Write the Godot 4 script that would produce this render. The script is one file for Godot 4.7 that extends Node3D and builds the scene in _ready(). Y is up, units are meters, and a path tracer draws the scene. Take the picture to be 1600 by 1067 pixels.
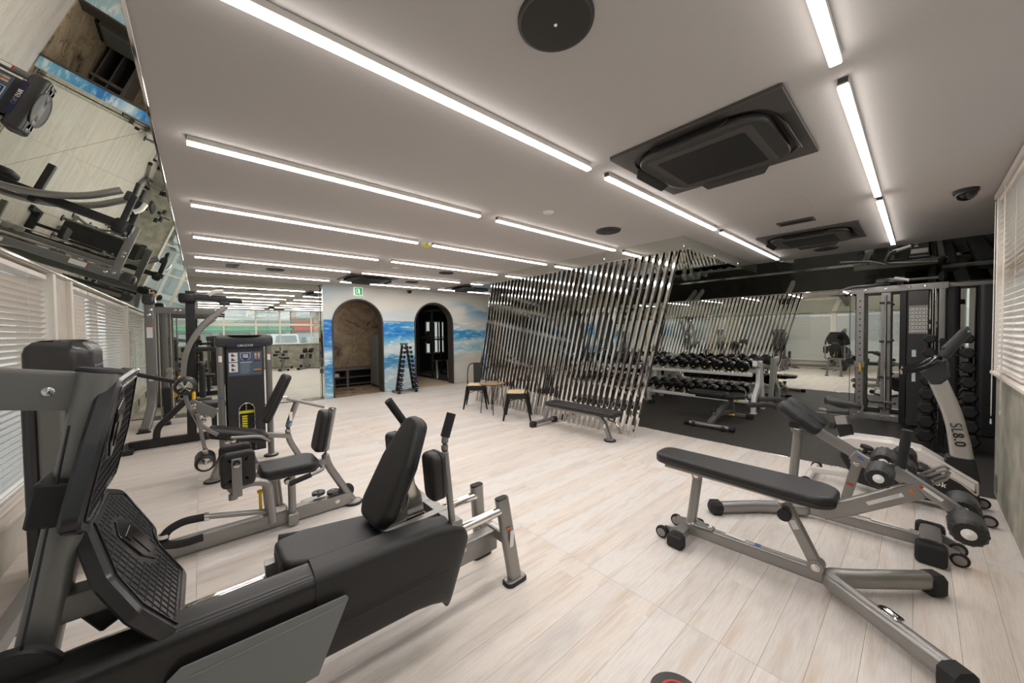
extends Node3D
# A gym: the place is laid out in metres, x towards the black mirror wall, -z towards the mural wall.
var T := PackedVector3Array()      # triangles of the mesh being made, in world space
var ORG := Vector3.ZERO            # base of the thing being made
var M := {}                        # materials
var NUM := {}                      # names in use
var RNG := RandomNumberGenerator.new()
const EYE := Vector3(0, 1.45, 0)
const FOC := 556.8
var CB := Basis()
const CEIL := 2.58
const MIRROR_X := 7.95
const MIRROR_Z := -9.03

# ---------- photograph to place ----------
func lens_setup() -> void:
	var a := Vector3(1437 - 800, -(511.6 - 533.5), -FOC).normalized()
	var c := Vector3(313 - 800, -(525.5 - 533.5), -FOC).normalized()
	c = (c - a * c.dot(a)).normalized()
	var z := -c
	var y := z.cross(a)
	CB = Basis(Vector3(a.x, y.x, z.x), Vector3(a.y, y.y, z.y), Vector3(a.z, y.z, z.z))

func ray(px: float, py: float) -> Vector3:
	return CB * Vector3((px - 800) / FOC, -(py - 533.5) / FOC, -1)

func ay(px: float, py: float, y := 0.0) -> Vector3:
	var v := ray(px, py)
	return EYE + v * ((y - EYE.y) / v.y)

func ax(px: float, py: float, x: float) -> Vector3:
	var v := ray(px, py)
	return EYE + v * (x / v.x)

func az(px: float, py: float, z: float) -> Vector3:
	var v := ray(px, py)
	return EYE + v * (z / v.z)

func apl(px: float, py: float, p: Vector3, n: Vector3) -> Vector3:
	var v := ray(px, py)
	return EYE + v * ((p - EYE).dot(n) / v.dot(n))

# ---------- mesh making ----------
func tri(a: Vector3, b: Vector3, c: Vector3) -> void:
	T.push_back(a); T.push_back(b); T.push_back(c)

func quad(a: Vector3, b: Vector3, c: Vector3, d: Vector3) -> void:
	tri(a, b, c); tri(a, c, d)

func fan(r: PackedVector3Array, flip: bool) -> void:
	var m := Vector3.ZERO
	for p in r: m += p
	m /= r.size()
	var n := r.size()
	for i in n:
		if flip: tri(m, r[(i + 1) % n], r[i])
		else: tri(m, r[i], r[(i + 1) % n])

func loft(rings: Array, caps := true, closed := false) -> void:
	var n: int = rings[0].size()
	for k in rings.size() - (0 if closed else 1):
		var p: PackedVector3Array = rings[k]
		var q: PackedVector3Array = rings[(k + 1) % rings.size()]
		for i in n:
			var j := (i + 1) % n
			quad(p[i], p[j], q[j], q[i])
	if caps and not closed:
		fan(rings[0], true)
		fan(rings[-1], false)

func bas(zdir: Vector3, up := Vector3.UP) -> Basis:
	var z := zdir.normalized()
	var x := up.cross(z)
	if x.length() < 0.001: x = Vector3.RIGHT.cross(z)
	x = x.normalized()
	return Basis(x, z.cross(x), z)

func B(c: Vector3, s: Vector3, bev := 0.004, b := Basis()) -> void:
	bev = min(bev, min(s.x, min(s.y, s.z)) * 0.45)
	var h := s / 2
	var rings := []
	for k in [[-h.z, bev], [-h.z + bev, 0.0], [h.z - bev, 0.0], [h.z, bev]]:
		var x: float = h.x - k[1]
		var y: float = h.y - k[1]
		var q := bev * 0.999
		var r := PackedVector3Array()
		for p in [Vector2(x, -y + q), Vector2(x, y - q), Vector2(x - q, y), Vector2(-x + q, y), Vector2(-x, y - q), Vector2(-x, -y + q), Vector2(-x + q, -y), Vector2(x - q, -y)]:
			r.push_back(c + b * Vector3(p.x, p.y, k[0]))
		rings.append(r)
	loft(rings)

func bx(a: Vector3, b: Vector3, bev := 0.004) -> void:
	B((a + b) / 2, (b - a).abs(), bev)

func plainbox(c: Vector3, s: Vector3, b := Basis()) -> void:
	var h := s / 2
	var rings := []
	for z in [-h.z, h.z]:
		rings.append(PackedVector3Array([c + b * Vector3(h.x, -h.y, z), c + b * Vector3(h.x, h.y, z), c + b * Vector3(-h.x, h.y, z), c + b * Vector3(-h.x, -h.y, z)]))
	loft(rings)

func circle(r: float, n: int) -> PackedVector2Array:
	var p := PackedVector2Array()
	for i in n: p.push_back(Vector2(cos(TAU * i / n), sin(TAU * i / n)) * r)
	return p

func rrect(w: float, h: float, r: float, k := 3) -> PackedVector2Array:
	return rpoly([Vector2(w / 2, -h / 2), Vector2(w / 2, h / 2), Vector2(-w / 2, h / 2), Vector2(-w / 2, -h / 2)], r, k)

func rpoly(pts: Array, r: float, k := 4) -> PackedVector2Array:
	var out := PackedVector2Array()
	var n := pts.size()
	for i in n:
		var p: Vector2 = pts[i]
		var a: Vector2 = pts[(i + n - 1) % n] - p
		var b: Vector2 = pts[(i + 1) % n] - p
		var half: float = abs(a.angle_to(b)) / 2
		var t: float = min(r / max(tan(half), 0.05), min(a.length(), b.length()) * 0.48)
		var s := p + a.normalized() * t
		var e := p + b.normalized() * t
		for j in k + 1:
			var u := float(j) / k
			out.push_back(s.lerp(p, u).lerp(p.lerp(e, u), u))
	return out

func bend(pts: Array, r: float, k := 5) -> Array:
	var out := [pts[0]]
	for i in range(1, pts.size() - 1):
		var p: Vector3 = pts[i]
		var a: Vector3 = pts[i - 1] - p
		var b: Vector3 = pts[i + 1] - p
		var t: float = min(r, min(a.length(), b.length()) * 0.48)
		var s := p + a.normalized() * t
		var e := p + b.normalized() * t
		for j in k + 1:
			var u := float(j) / k
			out.append(s.lerp(p, u).lerp(p.lerp(e, u), u))
	out.append(pts[-1])
	return out

func sweep(path: Array, prof: PackedVector2Array, up := Vector3.UP, caps := true, scales := []) -> void:
	var rings := []
	var n := path.size()
	for i in n:
		var a: Vector3 = path[max(i - 1, 0)]
		var b: Vector3 = path[min(i + 1, n - 1)]
		var t := (b - a).normalized()
		var side := t.cross(up)
		if side.length() < 0.05: side = t.cross(Vector3(0.31, 0.2, 0.93))
		side = side.normalized()
		var u := side.cross(t).normalized()
		var g := 1.0
		if i > 0 and i < n - 1:
			g = 1.0 / max(0.5, ((b - path[i]).normalized() + (path[i] - a).normalized()).length() / 2)
		var s: float = scales[i] if scales.size() > i else 1.0
		var r := PackedVector3Array()
		for p in prof: r.push_back(path[i] + (side * p.x + u * p.y * (g if g < 1.3 else 1.0)) * s)
		rings.append(r)
	loft(rings, caps)

func rod(path: Array, r: float, n := 10, scales := []) -> void:
	sweep(path, circle(r, n), Vector3.UP, true, scales)

func bar(path: Array, w: float, h: float, up := Vector3.UP, rr := 0.008) -> void:
	sweep(path, rrect(w, h, rr, 2), up)

func lat(at: Vector3, axis: Vector3, prof: Array, n := 18) -> void:
	var b := bas(axis)
	var rings := []
	for p in prof:
		var r := PackedVector3Array()
		for i in n:
			r.push_back(at + b * Vector3(cos(TAU * i / n) * p.x, sin(TAU * i / n) * p.x, p.y))
		rings.append(r)
	loft(rings)

func inset(poly: PackedVector2Array, d: float) -> PackedVector2Array:
	var out := PackedVector2Array()
	var n := poly.size()
	for i in n:
		var a := (poly[(i + 1) % n] - poly[(i + n - 1) % n]).normalized()
		out.push_back(poly[i] + Vector2(-a.y, a.x) * d)
	return out

func ccw(poly: PackedVector2Array) -> PackedVector2Array:
	var s := 0.0
	for i in poly.size(): s += poly[i].cross(poly[(i + 1) % poly.size()])
	if s < 0: poly.reverse()
	return poly

# a plate or slab: polygon in the plane (o, ux, uy), pushed out along dv, with small chamfers
func pri(poly: PackedVector2Array, o: Vector3, ux: Vector3, uy: Vector3, dv: Vector3, bev := 0.0) -> void:
	poly = ccw(poly.duplicate())
	var rings := []
	var layers := [[0.0, 0.0], [1.0, 0.0]]
	if bev > 0.0:
		var t := bev / dv.length()
		layers = [[0.0, bev], [t, 0.0], [1 - t, 0.0], [1.0, bev]]
	for l in layers:
		var r := PackedVector3Array()
		for p in (inset(poly, l[1]) if l[1] > 0.0 else poly): r.push_back(o + ux * p.x + uy * p.y + dv * l[0])
		rings.append(r)
	loft(rings, false)
	var idx := Geometry2D.triangulate_polygon(poly)
	for e in [0, rings.size() - 1]:
		for k in range(0, idx.size(), 3):
			if e == 0: tri(rings[e][idx[k]], rings[e][idx[k + 1]], rings[e][idx[k + 2]])
			else: tri(rings[e][idx[k]], rings[e][idx[k + 2]], rings[e][idx[k + 1]])

# a cushion: rounded polygon, rounded edges, slightly domed faces, seam at mid height when asked
func pad(poly: PackedVector2Array, o: Vector3, ux: Vector3, uy: Vector3, nrm: Vector3, th: float, rd := 0.02, seam := 0.0) -> void:
	poly = ccw(poly.duplicate())
	rd = min(rd, th * 0.5)
	var layers := []
	for k in 4:
		var a := PI / 2 * k / 3.0
		layers.append([rd * (1 - sin(a)), rd * (1 - cos(a))])
	if seam > 0.0:
		layers.append([0.0, seam - 0.004]); layers.append([0.004, seam]); layers.append([0.0, seam + 0.004])
	for k in 4:
		var a := PI / 2 * (3 - k) / 3.0
		layers.append([rd * (1 - sin(a)), th - rd * (1 - cos(a))])
	var rings := []
	var full := []
	for i in layers.size():
		full.append(layers[i])
	full.push_front([rd + 0.03, -0.002]); full.append([rd + 0.03, th + 0.002])
	for l in full:
		var r := PackedVector3Array()
		for p in inset(poly, l[0]): r.push_back(o + ux * p.x + uy * p.y + nrm * l[1])
		rings.append(r)
	loft(rings)

func shape(smooth := 0.72) -> ArrayMesh:
	var n := T.size()
	var fn := PackedVector3Array()
	fn.resize(n / 3)
	var at := {}
	var keys := []
	keys.resize(n)
	for f in n / 3:
		var a := T[f * 3]
		var c := (T[f * 3 + 2] - a).cross(T[f * 3 + 1] - a)
		fn[f] = c
		for k in 3:
			var p := T[f * 3 + k]
			var key := Vector3i((p * 20000.0).round())
			keys[f * 3 + k] = key
			if at.has(key): at[key].append(f)
			else: at[key] = [f]
	var nn := PackedVector3Array()
	nn.resize(n)
	var vv := PackedVector3Array()
	vv.resize(n)
	for f in n / 3:
		var me := fn[f].normalized()
		for k in 3:
			var s := Vector3.ZERO
			for g in at[keys[f * 3 + k]]:
				var w: Vector3 = fn[g]
				if w.dot(me) > smooth * w.length(): s += w
			nn[f * 3 + k] = s.normalized() if s.length() > 1e-12 else (me if me.length() > 0.5 else Vector3.UP)
			vv[f * 3 + k] = T[f * 3 + k] - ORG
	var arr := []
	arr.resize(Mesh.ARRAY_MAX)
	arr[Mesh.ARRAY_VERTEX] = vv
	arr[Mesh.ARRAY_NORMAL] = nn
	var m := ArrayMesh.new()
	m.add_surface_from_arrays(Mesh.PRIMITIVE_TRIANGLES, arr)
	T = PackedVector3Array()
	return m

func numbered(called: String) -> String:
	NUM[called] = NUM.get(called, -1) + 1
	return called if NUM[called] == 0 else "%s_%03d" % [called, NUM[called]]

func part(called: String, m: String, parent: Node3D, smooth := 0.72) -> MeshInstance3D:
	var o := MeshInstance3D.new()
	o.name = called
	o.mesh = shape(smooth)
	o.material_override = M[m]
	parent.add_child(o, true)
	return o

func put(called: String, mesh: Mesh, m: Material, parent: Node3D, at := Vector3.ZERO, b := Basis()) -> MeshInstance3D:
	var o := MeshInstance3D.new()
	o.name = called
	o.mesh = mesh
	o.material_override = m
	o.transform = Transform3D(b, at)
	parent.add_child(o, true)
	return o

func thing(called: String, label: String, category: String, at := Vector3.ZERO, group := "") -> Node3D:
	var o := Node3D.new()
	o.name = numbered(called)
	add_child(o)
	o.position = at
	ORG = at
	o.set_meta("label", label)
	o.set_meta("category", category)
	if group: o.set_meta("group", group)
	return o

func struct(called: String, at := Vector3.ZERO) -> Node3D:
	var o := Node3D.new()
	o.name = called
	add_child(o)
	o.position = at
	ORG = at
	o.set_meta("kind", "structure")
	return o

func copy(src: Node3D, called: String, at: Vector3, turn: float, label: String, group := "") -> Node3D:
	var o: Node3D = src.duplicate()
	o.name = numbered(called)
	add_child(o)
	o.position = at
	o.rotation.y = turn
	o.set_meta("label", label)
	if group: o.set_meta("group", group)
	return o

# a printed sheet: a thin plate whose front carries an image
func sheet(called: String, img: Image, c: Vector3, ux: Vector3, uy: Vector3, parent: Node3D, rough := 0.5) -> MeshInstance3D:
	var m := StandardMaterial3D.new()
	m.albedo_texture = ImageTexture.create_from_image(img)
	m.roughness = rough
	var n := ux.cross(uy).normalized() * 0.0012
	var arr := []
	arr.resize(Mesh.ARRAY_MAX)
	var v := PackedVector3Array()
	var uv := PackedVector2Array()
	var nn := PackedVector3Array()
	for s in [1.0, -1.0]:
		var p := [c - ux / 2 + uy / 2 + n * s, c + ux / 2 + uy / 2 + n * s, c + ux / 2 - uy / 2 + n * s, c - ux / 2 - uy / 2 + n * s]
		var t := [Vector2(0, 0), Vector2(1, 0), Vector2(1, 1), Vector2(0, 1)]
		for k in ([0, 1, 2, 0, 2, 3] if s > 0 else [0, 2, 1, 0, 3, 2]):
			v.push_back(p[k] - ORG); uv.push_back(t[k]); nn.push_back(n.normalized() * s)
	arr[Mesh.ARRAY_VERTEX] = v
	arr[Mesh.ARRAY_NORMAL] = nn
	arr[Mesh.ARRAY_TEX_UV] = uv
	var mesh := ArrayMesh.new()
	mesh.add_surface_from_arrays(Mesh.PRIMITIVE_TRIANGLES, arr)
	return put(called, mesh, m, parent)

# raised lettering: text laid in the plane of ux (reading direction) and uy (up), size = height of capitals
func lettering(text: String, c: Vector3, ux: Vector3, uy: Vector3, size: float, m: String, parent: Node3D, bold := false, depth := 0.002) -> MeshInstance3D:
	var t := TextMesh.new()
	var f := SystemFont.new()
	f.font_names = PackedStringArray(["Droid Sans"])
	if bold: f.font_weight = 700
	t.font = f
	t.text = text
	t.font_size = 32
	t.pixel_size = size / 23.0
	t.depth = depth
	var x := ux.normalized()
	var z := x.cross(uy).normalized()
	return put("lettering", t, M[m], parent, c - ORG, Basis(x, z.cross(x), z))

# ---------- materials ----------
func mat(key: String, c: Color, rough := 0.6, metal := 0.0, spec := 0.5) -> StandardMaterial3D:
	var m := StandardMaterial3D.new()
	m.albedo_color = c
	m.roughness = rough
	m.metallic = metal
	m.metallic_specular = spec
	M[key] = m
	return m

func noise(seed_: int, freq: float, oct := 4) -> FastNoiseLite:
	var n := FastNoiseLite.new()
	n.seed = seed_
	n.frequency = freq
	n.noise_type = FastNoiseLite.TYPE_SIMPLEX_SMOOTH
	n.fractal_octaves = oct
	return n

func grain(key: String, lo: Color, hi: Color, freq: float, scale: float, oct := 4, seed_ := 3) -> void:
	var n := noise(seed_, freq, oct)
	var src := n.get_seamless_image(256, 256)
	var im := Image.create(256, 256, false, Image.FORMAT_RGB8)
	for y in 256:
		for x in 256: im.set_pixel(x, y, lo.lerp(hi, src.get_pixel(x, y).r))
	var m: StandardMaterial3D = M[key]
	m.albedo_color = Color.WHITE
	m.albedo_texture = ImageTexture.create_from_image(im)
	m.uv1_triplanar = true
	m.uv1_world_triplanar = true
	m.uv1_scale = Vector3.ONE * scale

func relief(key: String, freq: float, scale: float, strength: float, seed_ := 8) -> void:
	var n := noise(seed_, freq, 3)
	var im := n.get_seamless_image(256, 256)
	im.convert(Image.FORMAT_RGBA8)
	im.bump_map_to_normal_map(strength)
	var m: StandardMaterial3D = M[key]
	m.normal_enabled = true
	m.normal_texture = ImageTexture.create_from_image(im)
	m.uv1_triplanar = true
	m.uv1_scale = Vector3.ONE * scale

func materials() -> void:
	mat("ceiling", Color8(183, 178, 174), 0.9)
	mat("bulkhead", Color8(176, 168, 162), 0.85)
	mat("wall", Color8(196, 190, 178), 0.85); grain("wall", Color8(186, 180, 168), Color8(204, 198, 187), 0.02, 0.7)
	mat("plaster", Color8(160, 158, 146), 0.8); grain("plaster", Color8(138, 135, 122), Color8(182, 179, 166), 0.012, 0.9, 5)
	mat("white_frame", Color8(226, 218, 208), 0.45)
	mat("blind", Color8(226, 218, 208), 0.55)
	M.blind.backlight_enabled = true
	M.blind.backlight = Color(0.30, 0.28, 0.26)
	mat("cord", Color8(222, 216, 206), 0.7)
	mat("glass", Color(0.9, 0.96, 0.94, 0.10), 0.02)
	M.glass.transparency = BaseMaterial3D.TRANSPARENCY_ALPHA
	mat("mirror", Color8(224, 227, 220), 0.0, 1.0)
	mat("lit_pane", Color8(226, 236, 230), 0.3)
	M.lit_pane.emission_enabled = true
	M.lit_pane.emission = Color8(226, 238, 232)
	M.lit_pane.emission_energy_multiplier = 0.5
	mat("chrome", Color8(226, 224, 220), 0.06, 1.0)
	mat("steel", Color8(206, 204, 198), 0.16, 1.0)
	mat("silver", Color8(150, 148, 145), 0.34, 0.7); relief("silver", 0.35, 6.0, 0.35)
	mat("grey_frame", Color8(122, 121, 118), 0.36, 0.4); relief("grey_frame", 0.35, 6.0, 0.4)
	mat("graphite", Color8(70, 69, 70), 0.24, 0.3)
	mat("grey_panel", Color8(118, 120, 118), 0.5, 0.15)
	mat("charcoal", Color8(52, 52, 54), 0.4, 0.1)
	mat("black", Color8(26, 26, 27), 0.42)
	mat("gloss_black", Color8(17, 17, 18), 0.16)
	mat("plate_black", Color8(44, 44, 45), 0.24)
	mat("sleeve", Color8(34, 33, 32), 0.3)
	mat("shroud", Color8(32, 31, 30), 0.46); relief("shroud", 0.3, 5.0, 0.6)
	mat("leather", Color8(32, 31, 31), 0.46); relief("leather", 0.25, 7.0, 0.9)
	mat("rubber", Color8(30, 30, 31), 0.7)
	mat("foam", Color8(36, 35, 35), 0.85); relief("foam", 0.4, 9.0, 1.2)
	mat("rubber_floor", Color8(46, 43, 40), 0.62); grain("rubber_floor", Color8(46, 43, 40), Color8(67, 62, 58), 0.08, 1.6, 5, 12)
	mat("white_paint", Color8(228, 226, 222), 0.35)
	mat("bike_white", Color8(214, 208, 202), 0.3)
	mat("bike_silver", Color8(172, 168, 162), 0.34, 0.3)
	mat("yellow", Color8(238, 186, 28), 0.45)
	mat("stack_yellow", Color8(214, 204, 30), 0.5)
	mat("orange", Color8(222, 120, 40), 0.45)
	mat("red", Color8(196, 44, 34), 0.5)
	mat("blue", Color8(52, 92, 178), 0.5)
	mat("label_white", Color8(228, 226, 222), 0.6)
	mat("navy", Color8(28, 30, 72), 0.4)
	mat("wood_seat", Color8(216, 190, 150), 0.55); grain("wood_seat", Color8(206, 178, 138), Color8(226, 202, 166), 0.03, 2.0)
	mat("table_wood", Color8(152, 128, 98), 0.5); grain("table_wood", Color8(138, 114, 86), Color8(166, 142, 112), 0.03, 2.0)
	mat("chair_metal", Color8(32, 31, 30), 0.4, 0.3)
	mat("ac_plate", Color8(72, 68, 64), 0.5)
	mat("ac_body", Color8(50, 48, 46), 0.45)
	mat("ac_grille", Color8(13, 13, 12), 0.6)
	mat("speaker", Color8(42, 41, 38), 0.7)
	mat("lamp_body", Color8(214, 208, 202), 0.5)
	mat("lamp_diffuser", Color8(255, 250, 244), 0.5)
	M.lamp_diffuser.emission_enabled = true
	M.lamp_diffuser.emission = Color(1.0, 0.98, 0.965)
	M.lamp_diffuser.emission_energy_multiplier = 11.0
	mat("exit_green", Color8(40, 172, 96), 0.5)
	M.exit_green.emission_enabled = true
	M.exit_green.emission = Color8(40, 172, 96)
	M.exit_green.emission_energy_multiplier = 0.35
	mat("exit_white", Color8(236, 246, 238), 0.5)
	M.exit_white.emission_enabled = true
	M.exit_white.emission = Color8(236, 246, 238)
	M.exit_white.emission_energy_multiplier = 0.5
	mat("arch_trim", Color8(66, 61, 57), 0.5)
	mat("cabinet", Color8(104, 98, 92), 0.55)
	mat("shelf_dark", Color8(84, 78, 72), 0.6)
	mat("beige_tile", Color8(198, 176, 146), 0.35)
	mat("road", Color8(152, 152, 152), 0.9); grain("road", Color8(140, 140, 140), Color8(164, 163, 161), 0.05, 0.6)
	mat("grout", Color8(204, 192, 178), 0.9)
	mat("pavement", Color8(176, 172, 166), 0.85)
	mat("facade_white", Color8(232, 231, 228), 0.8)
	mat("facade_brick", Color8(170, 140, 124), 0.85); grain("facade_brick", Color8(156, 126, 112), Color8(184, 154, 138), 0.03, 0.5)
	mat("facade_grey", Color8(168, 166, 160), 0.8)
	mat("far_glass", Color8(190, 200, 204), 0.1, 0.2)
	mat("awning_green", Color8(86, 176, 128), 0.7)
	mat("sign_red", Color8(226, 84, 72), 0.6)
	mat("car_white", Color8(232, 232, 230), 0.25)
	mat("car_grey", Color8(190, 196, 200), 0.25, 0.2)
	mat("skin", Color8(214, 170, 142), 0.6)
	mat("hair", Color8(22, 19, 17), 0.6)
	mat("shirt", Color8(28, 28, 30), 0.85)
	mat("trousers", Color8(38, 40, 46), 0.85)
	plank_materials()
	marble_material()

func plank_materials() -> void:
	var fine := noise(21, 1.0, 3)
	var wide := noise(22, 1.0, 3)
	var blot := noise(23, 1.0, 3)
	var w := 1024
	var h := 512
	var im := Image.create(w, h, false, Image.FORMAT_RGB8)
	var pale := Color8(224, 217, 211)
	var tan_ := Color8(208, 192, 177)
	var grey := Color8(202, 195, 190)
	for y in h:
		for x in w:
			var a := wide.get_noise_2d(x * 0.0021, y * 0.021)
			var b := fine.get_noise_2d(x * 0.012, y * 0.22)
			var d := blot.get_noise_2d(x * 0.0045 + 90, y * 0.012)
			var c := pale.lerp(tan_, clampf(a * 1.3 - 0.16 + d * 0.25, 0.0, 0.75))
			c = c.lerp(grey, clampf(-d * 1.1 - 0.1, 0.0, 0.6))
			c = c.darkened(clampf(b * 0.06 + 0.012, 0.0, 0.08))
			im.set_pixel(x, y, c)
	var tex := ImageTexture.create_from_image(im)
	for k in 6:
		var m := mat("plank%d" % k, [Color8(255, 255, 255), Color8(250, 248, 246), Color8(255, 252, 248), Color8(246, 244, 243), Color8(252, 248, 243), Color8(255, 255, 255)][k], 0.42)
		m.albedo_texture = tex
		m.uv1_triplanar = true
		m.uv1_scale = Vector3(0.42, 0.9, 0.9)
		m.uv1_offset = Vector3(0.17 * k, 0.0, 0.161 * k)

func marble_material() -> void:
	var a := noise(31, 1.0, 4)
	var b := noise(32, 1.0, 4)
	var im := Image.create(512, 512, false, Image.FORMAT_RGB8)
	for y in 512:
		for x in 512:
			var u := (x + y * 0.6) * 0.0039
			var v := (y - x * 0.55) * 0.0039
			u += 0.35 * a.get_noise_2d(u * 1.2, v * 1.2)
			v += 0.30 * a.get_noise_2d(u * 1.2 + 50, v * 1.2)
			var ridge: float = 1.0 - abs(b.get_noise_2d(u * 0.7, v * 2.1)) * 2.6
			var fine: float = 1.0 - abs(b.get_noise_2d(u * 2.2 + 30, v * 6.0)) * 3.0
			var where := clampf(0.1 + 2.0 * a.get_noise_2d(u * 0.9 + 70, v * 0.9), 0.0, 1.0)
			var c := Color8(190, 170, 144).lerp(Color8(164, 146, 122), clampf(0.5 + a.get_noise_2d(u * 1.4, v * 2.4 + 30), 0, 1))
			c = c.lerp(Color8(120, 106, 88), clampf(fine, 0, 1) * 0.35)
			c = c.lerp(Color8(58, 52, 46), clampf(ridge * 1.5 - 0.55, 0.0, 1.0) * where * clampf(0.6 + 1.2 * b.get_noise_2d(u * 9.0, v * 14.0), 0.2, 1.0))
			im.set_pixel(x, y, c)
	var m := mat("marble", Color.WHITE, 0.22)
	m.albedo_texture = ImageTexture.create_from_image(im)
	m.uv1_triplanar = true
	m.uv1_world_triplanar = true
	m.uv1_scale = Vector3.ONE * 0.45

# ---------- camera, sky, light ----------
func camera_and_sky() -> void:
	lens_setup()
	var cam := Camera3D.new()
	cam.name = "camera"
	cam.fov = rad_to_deg(2 * atan(533.5 / FOC))
	cam.near = 0.02
	cam.far = 200
	add_child(cam)
	cam.transform = Transform3D(CB, EYE)
	cam.current = true
	var e := Environment.new()
	e.background_mode = Environment.BG_SKY
	var s := ProceduralSkyMaterial.new()
	s.sky_top_color = Color8(214, 224, 232)
	s.sky_horizon_color = Color8(232, 234, 234)
	s.ground_bottom_color = Color8(150, 148, 144)
	s.ground_horizon_color = Color8(200, 200, 198)
	s.sky_energy_multiplier = 1.0
	var sky := Sky.new()
	sky.sky_material = s
	e.sky = sky
	e.background_energy_multiplier = SKY
	e.tonemap_mode = Environment.TONE_MAPPER_LINEAR
	e.tonemap_exposure = EXPOSURE
	e.sdfgi_enabled = true
	e.ssao_enabled = true
	e.ssil_enabled = true
	var w := WorldEnvironment.new()
	w.name = "environment"
	w.environment = e
	add_child(w)

const SKY := 2.0
const EXPOSURE := 1.12
const LAMP := 0.95
const ROWS := [-0.24, -1.48, -2.73, -4.0, -5.27, -6.57, -7.91]

func ceiling_lamps() -> void:
	var ord := ["seventh", "sixth", "fifth", "fourth", "third", "second", "first"]
	for r in ROWS.size():
		var segs := [[-0.03, 2.0, "by the left window mirror"], [2.21, 4.25, "in the middle of the room"]]
		if r < 2: segs.append([4.44, 6.85, "over the rubber floor"])
		if r == 6: segs.append([4.5, 6.06, "past the slatted screen"])
		for g in segs:
			var at := Vector3((g[0] + g[1]) / 2, CEIL, ROWS[r])
			var l := thing("tube_light", "white tube light, %s row from the mural, %s" % [ord[r], g[2]], "ceiling light", at, "tube lights in rows on the ceiling")
			var len: float = g[1] - g[0]
			B(at + Vector3(0, -0.016, 0), Vector3(len, 0.032, 0.040), 0.003)
			part("housing", "lamp_body", l)
			sweep([at + Vector3(-len / 2, -0.038, 0), at + Vector3(len / 2, -0.038, 0)], rpoly([Vector2(-0.020, 0.006), Vector2(-0.020, -0.008), Vector2(0.020, -0.008), Vector2(0.020, 0.006)], 0.006, 3))
			part("diffuser", "lamp_diffuser", l)
			for s in [-1, 1]:
				B(at + Vector3(s * (len / 2 + 0.0015), -0.013, 0), Vector3(0.003, 0.024, 0.036), 0.001)
				part("end_cap", "ac_plate", l)
			var a := AreaLight3D.new()
			a.name = "glow"
			a.area_size = Vector2(len, 0.034)
			a.light_color = Color(1.0, 0.98, 0.965)
			a.light_energy = LAMP * len / 2.04
			a.area_normalize_energy = true
			a.area_range = 14.0
			a.shadow_enabled = true
			a.position = Vector3(0, -0.0475, 0)
			a.rotation_degrees = Vector3(-90, 0, 0)
			l.add_child(a)

# ---------- the room ----------
func slab(called: String, m: String, parent: Node3D, a: Vector3, b: Vector3, bev := 0.003) -> MeshInstance3D:
	bx(a, b, bev)
	return part(called, m, parent)

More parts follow.
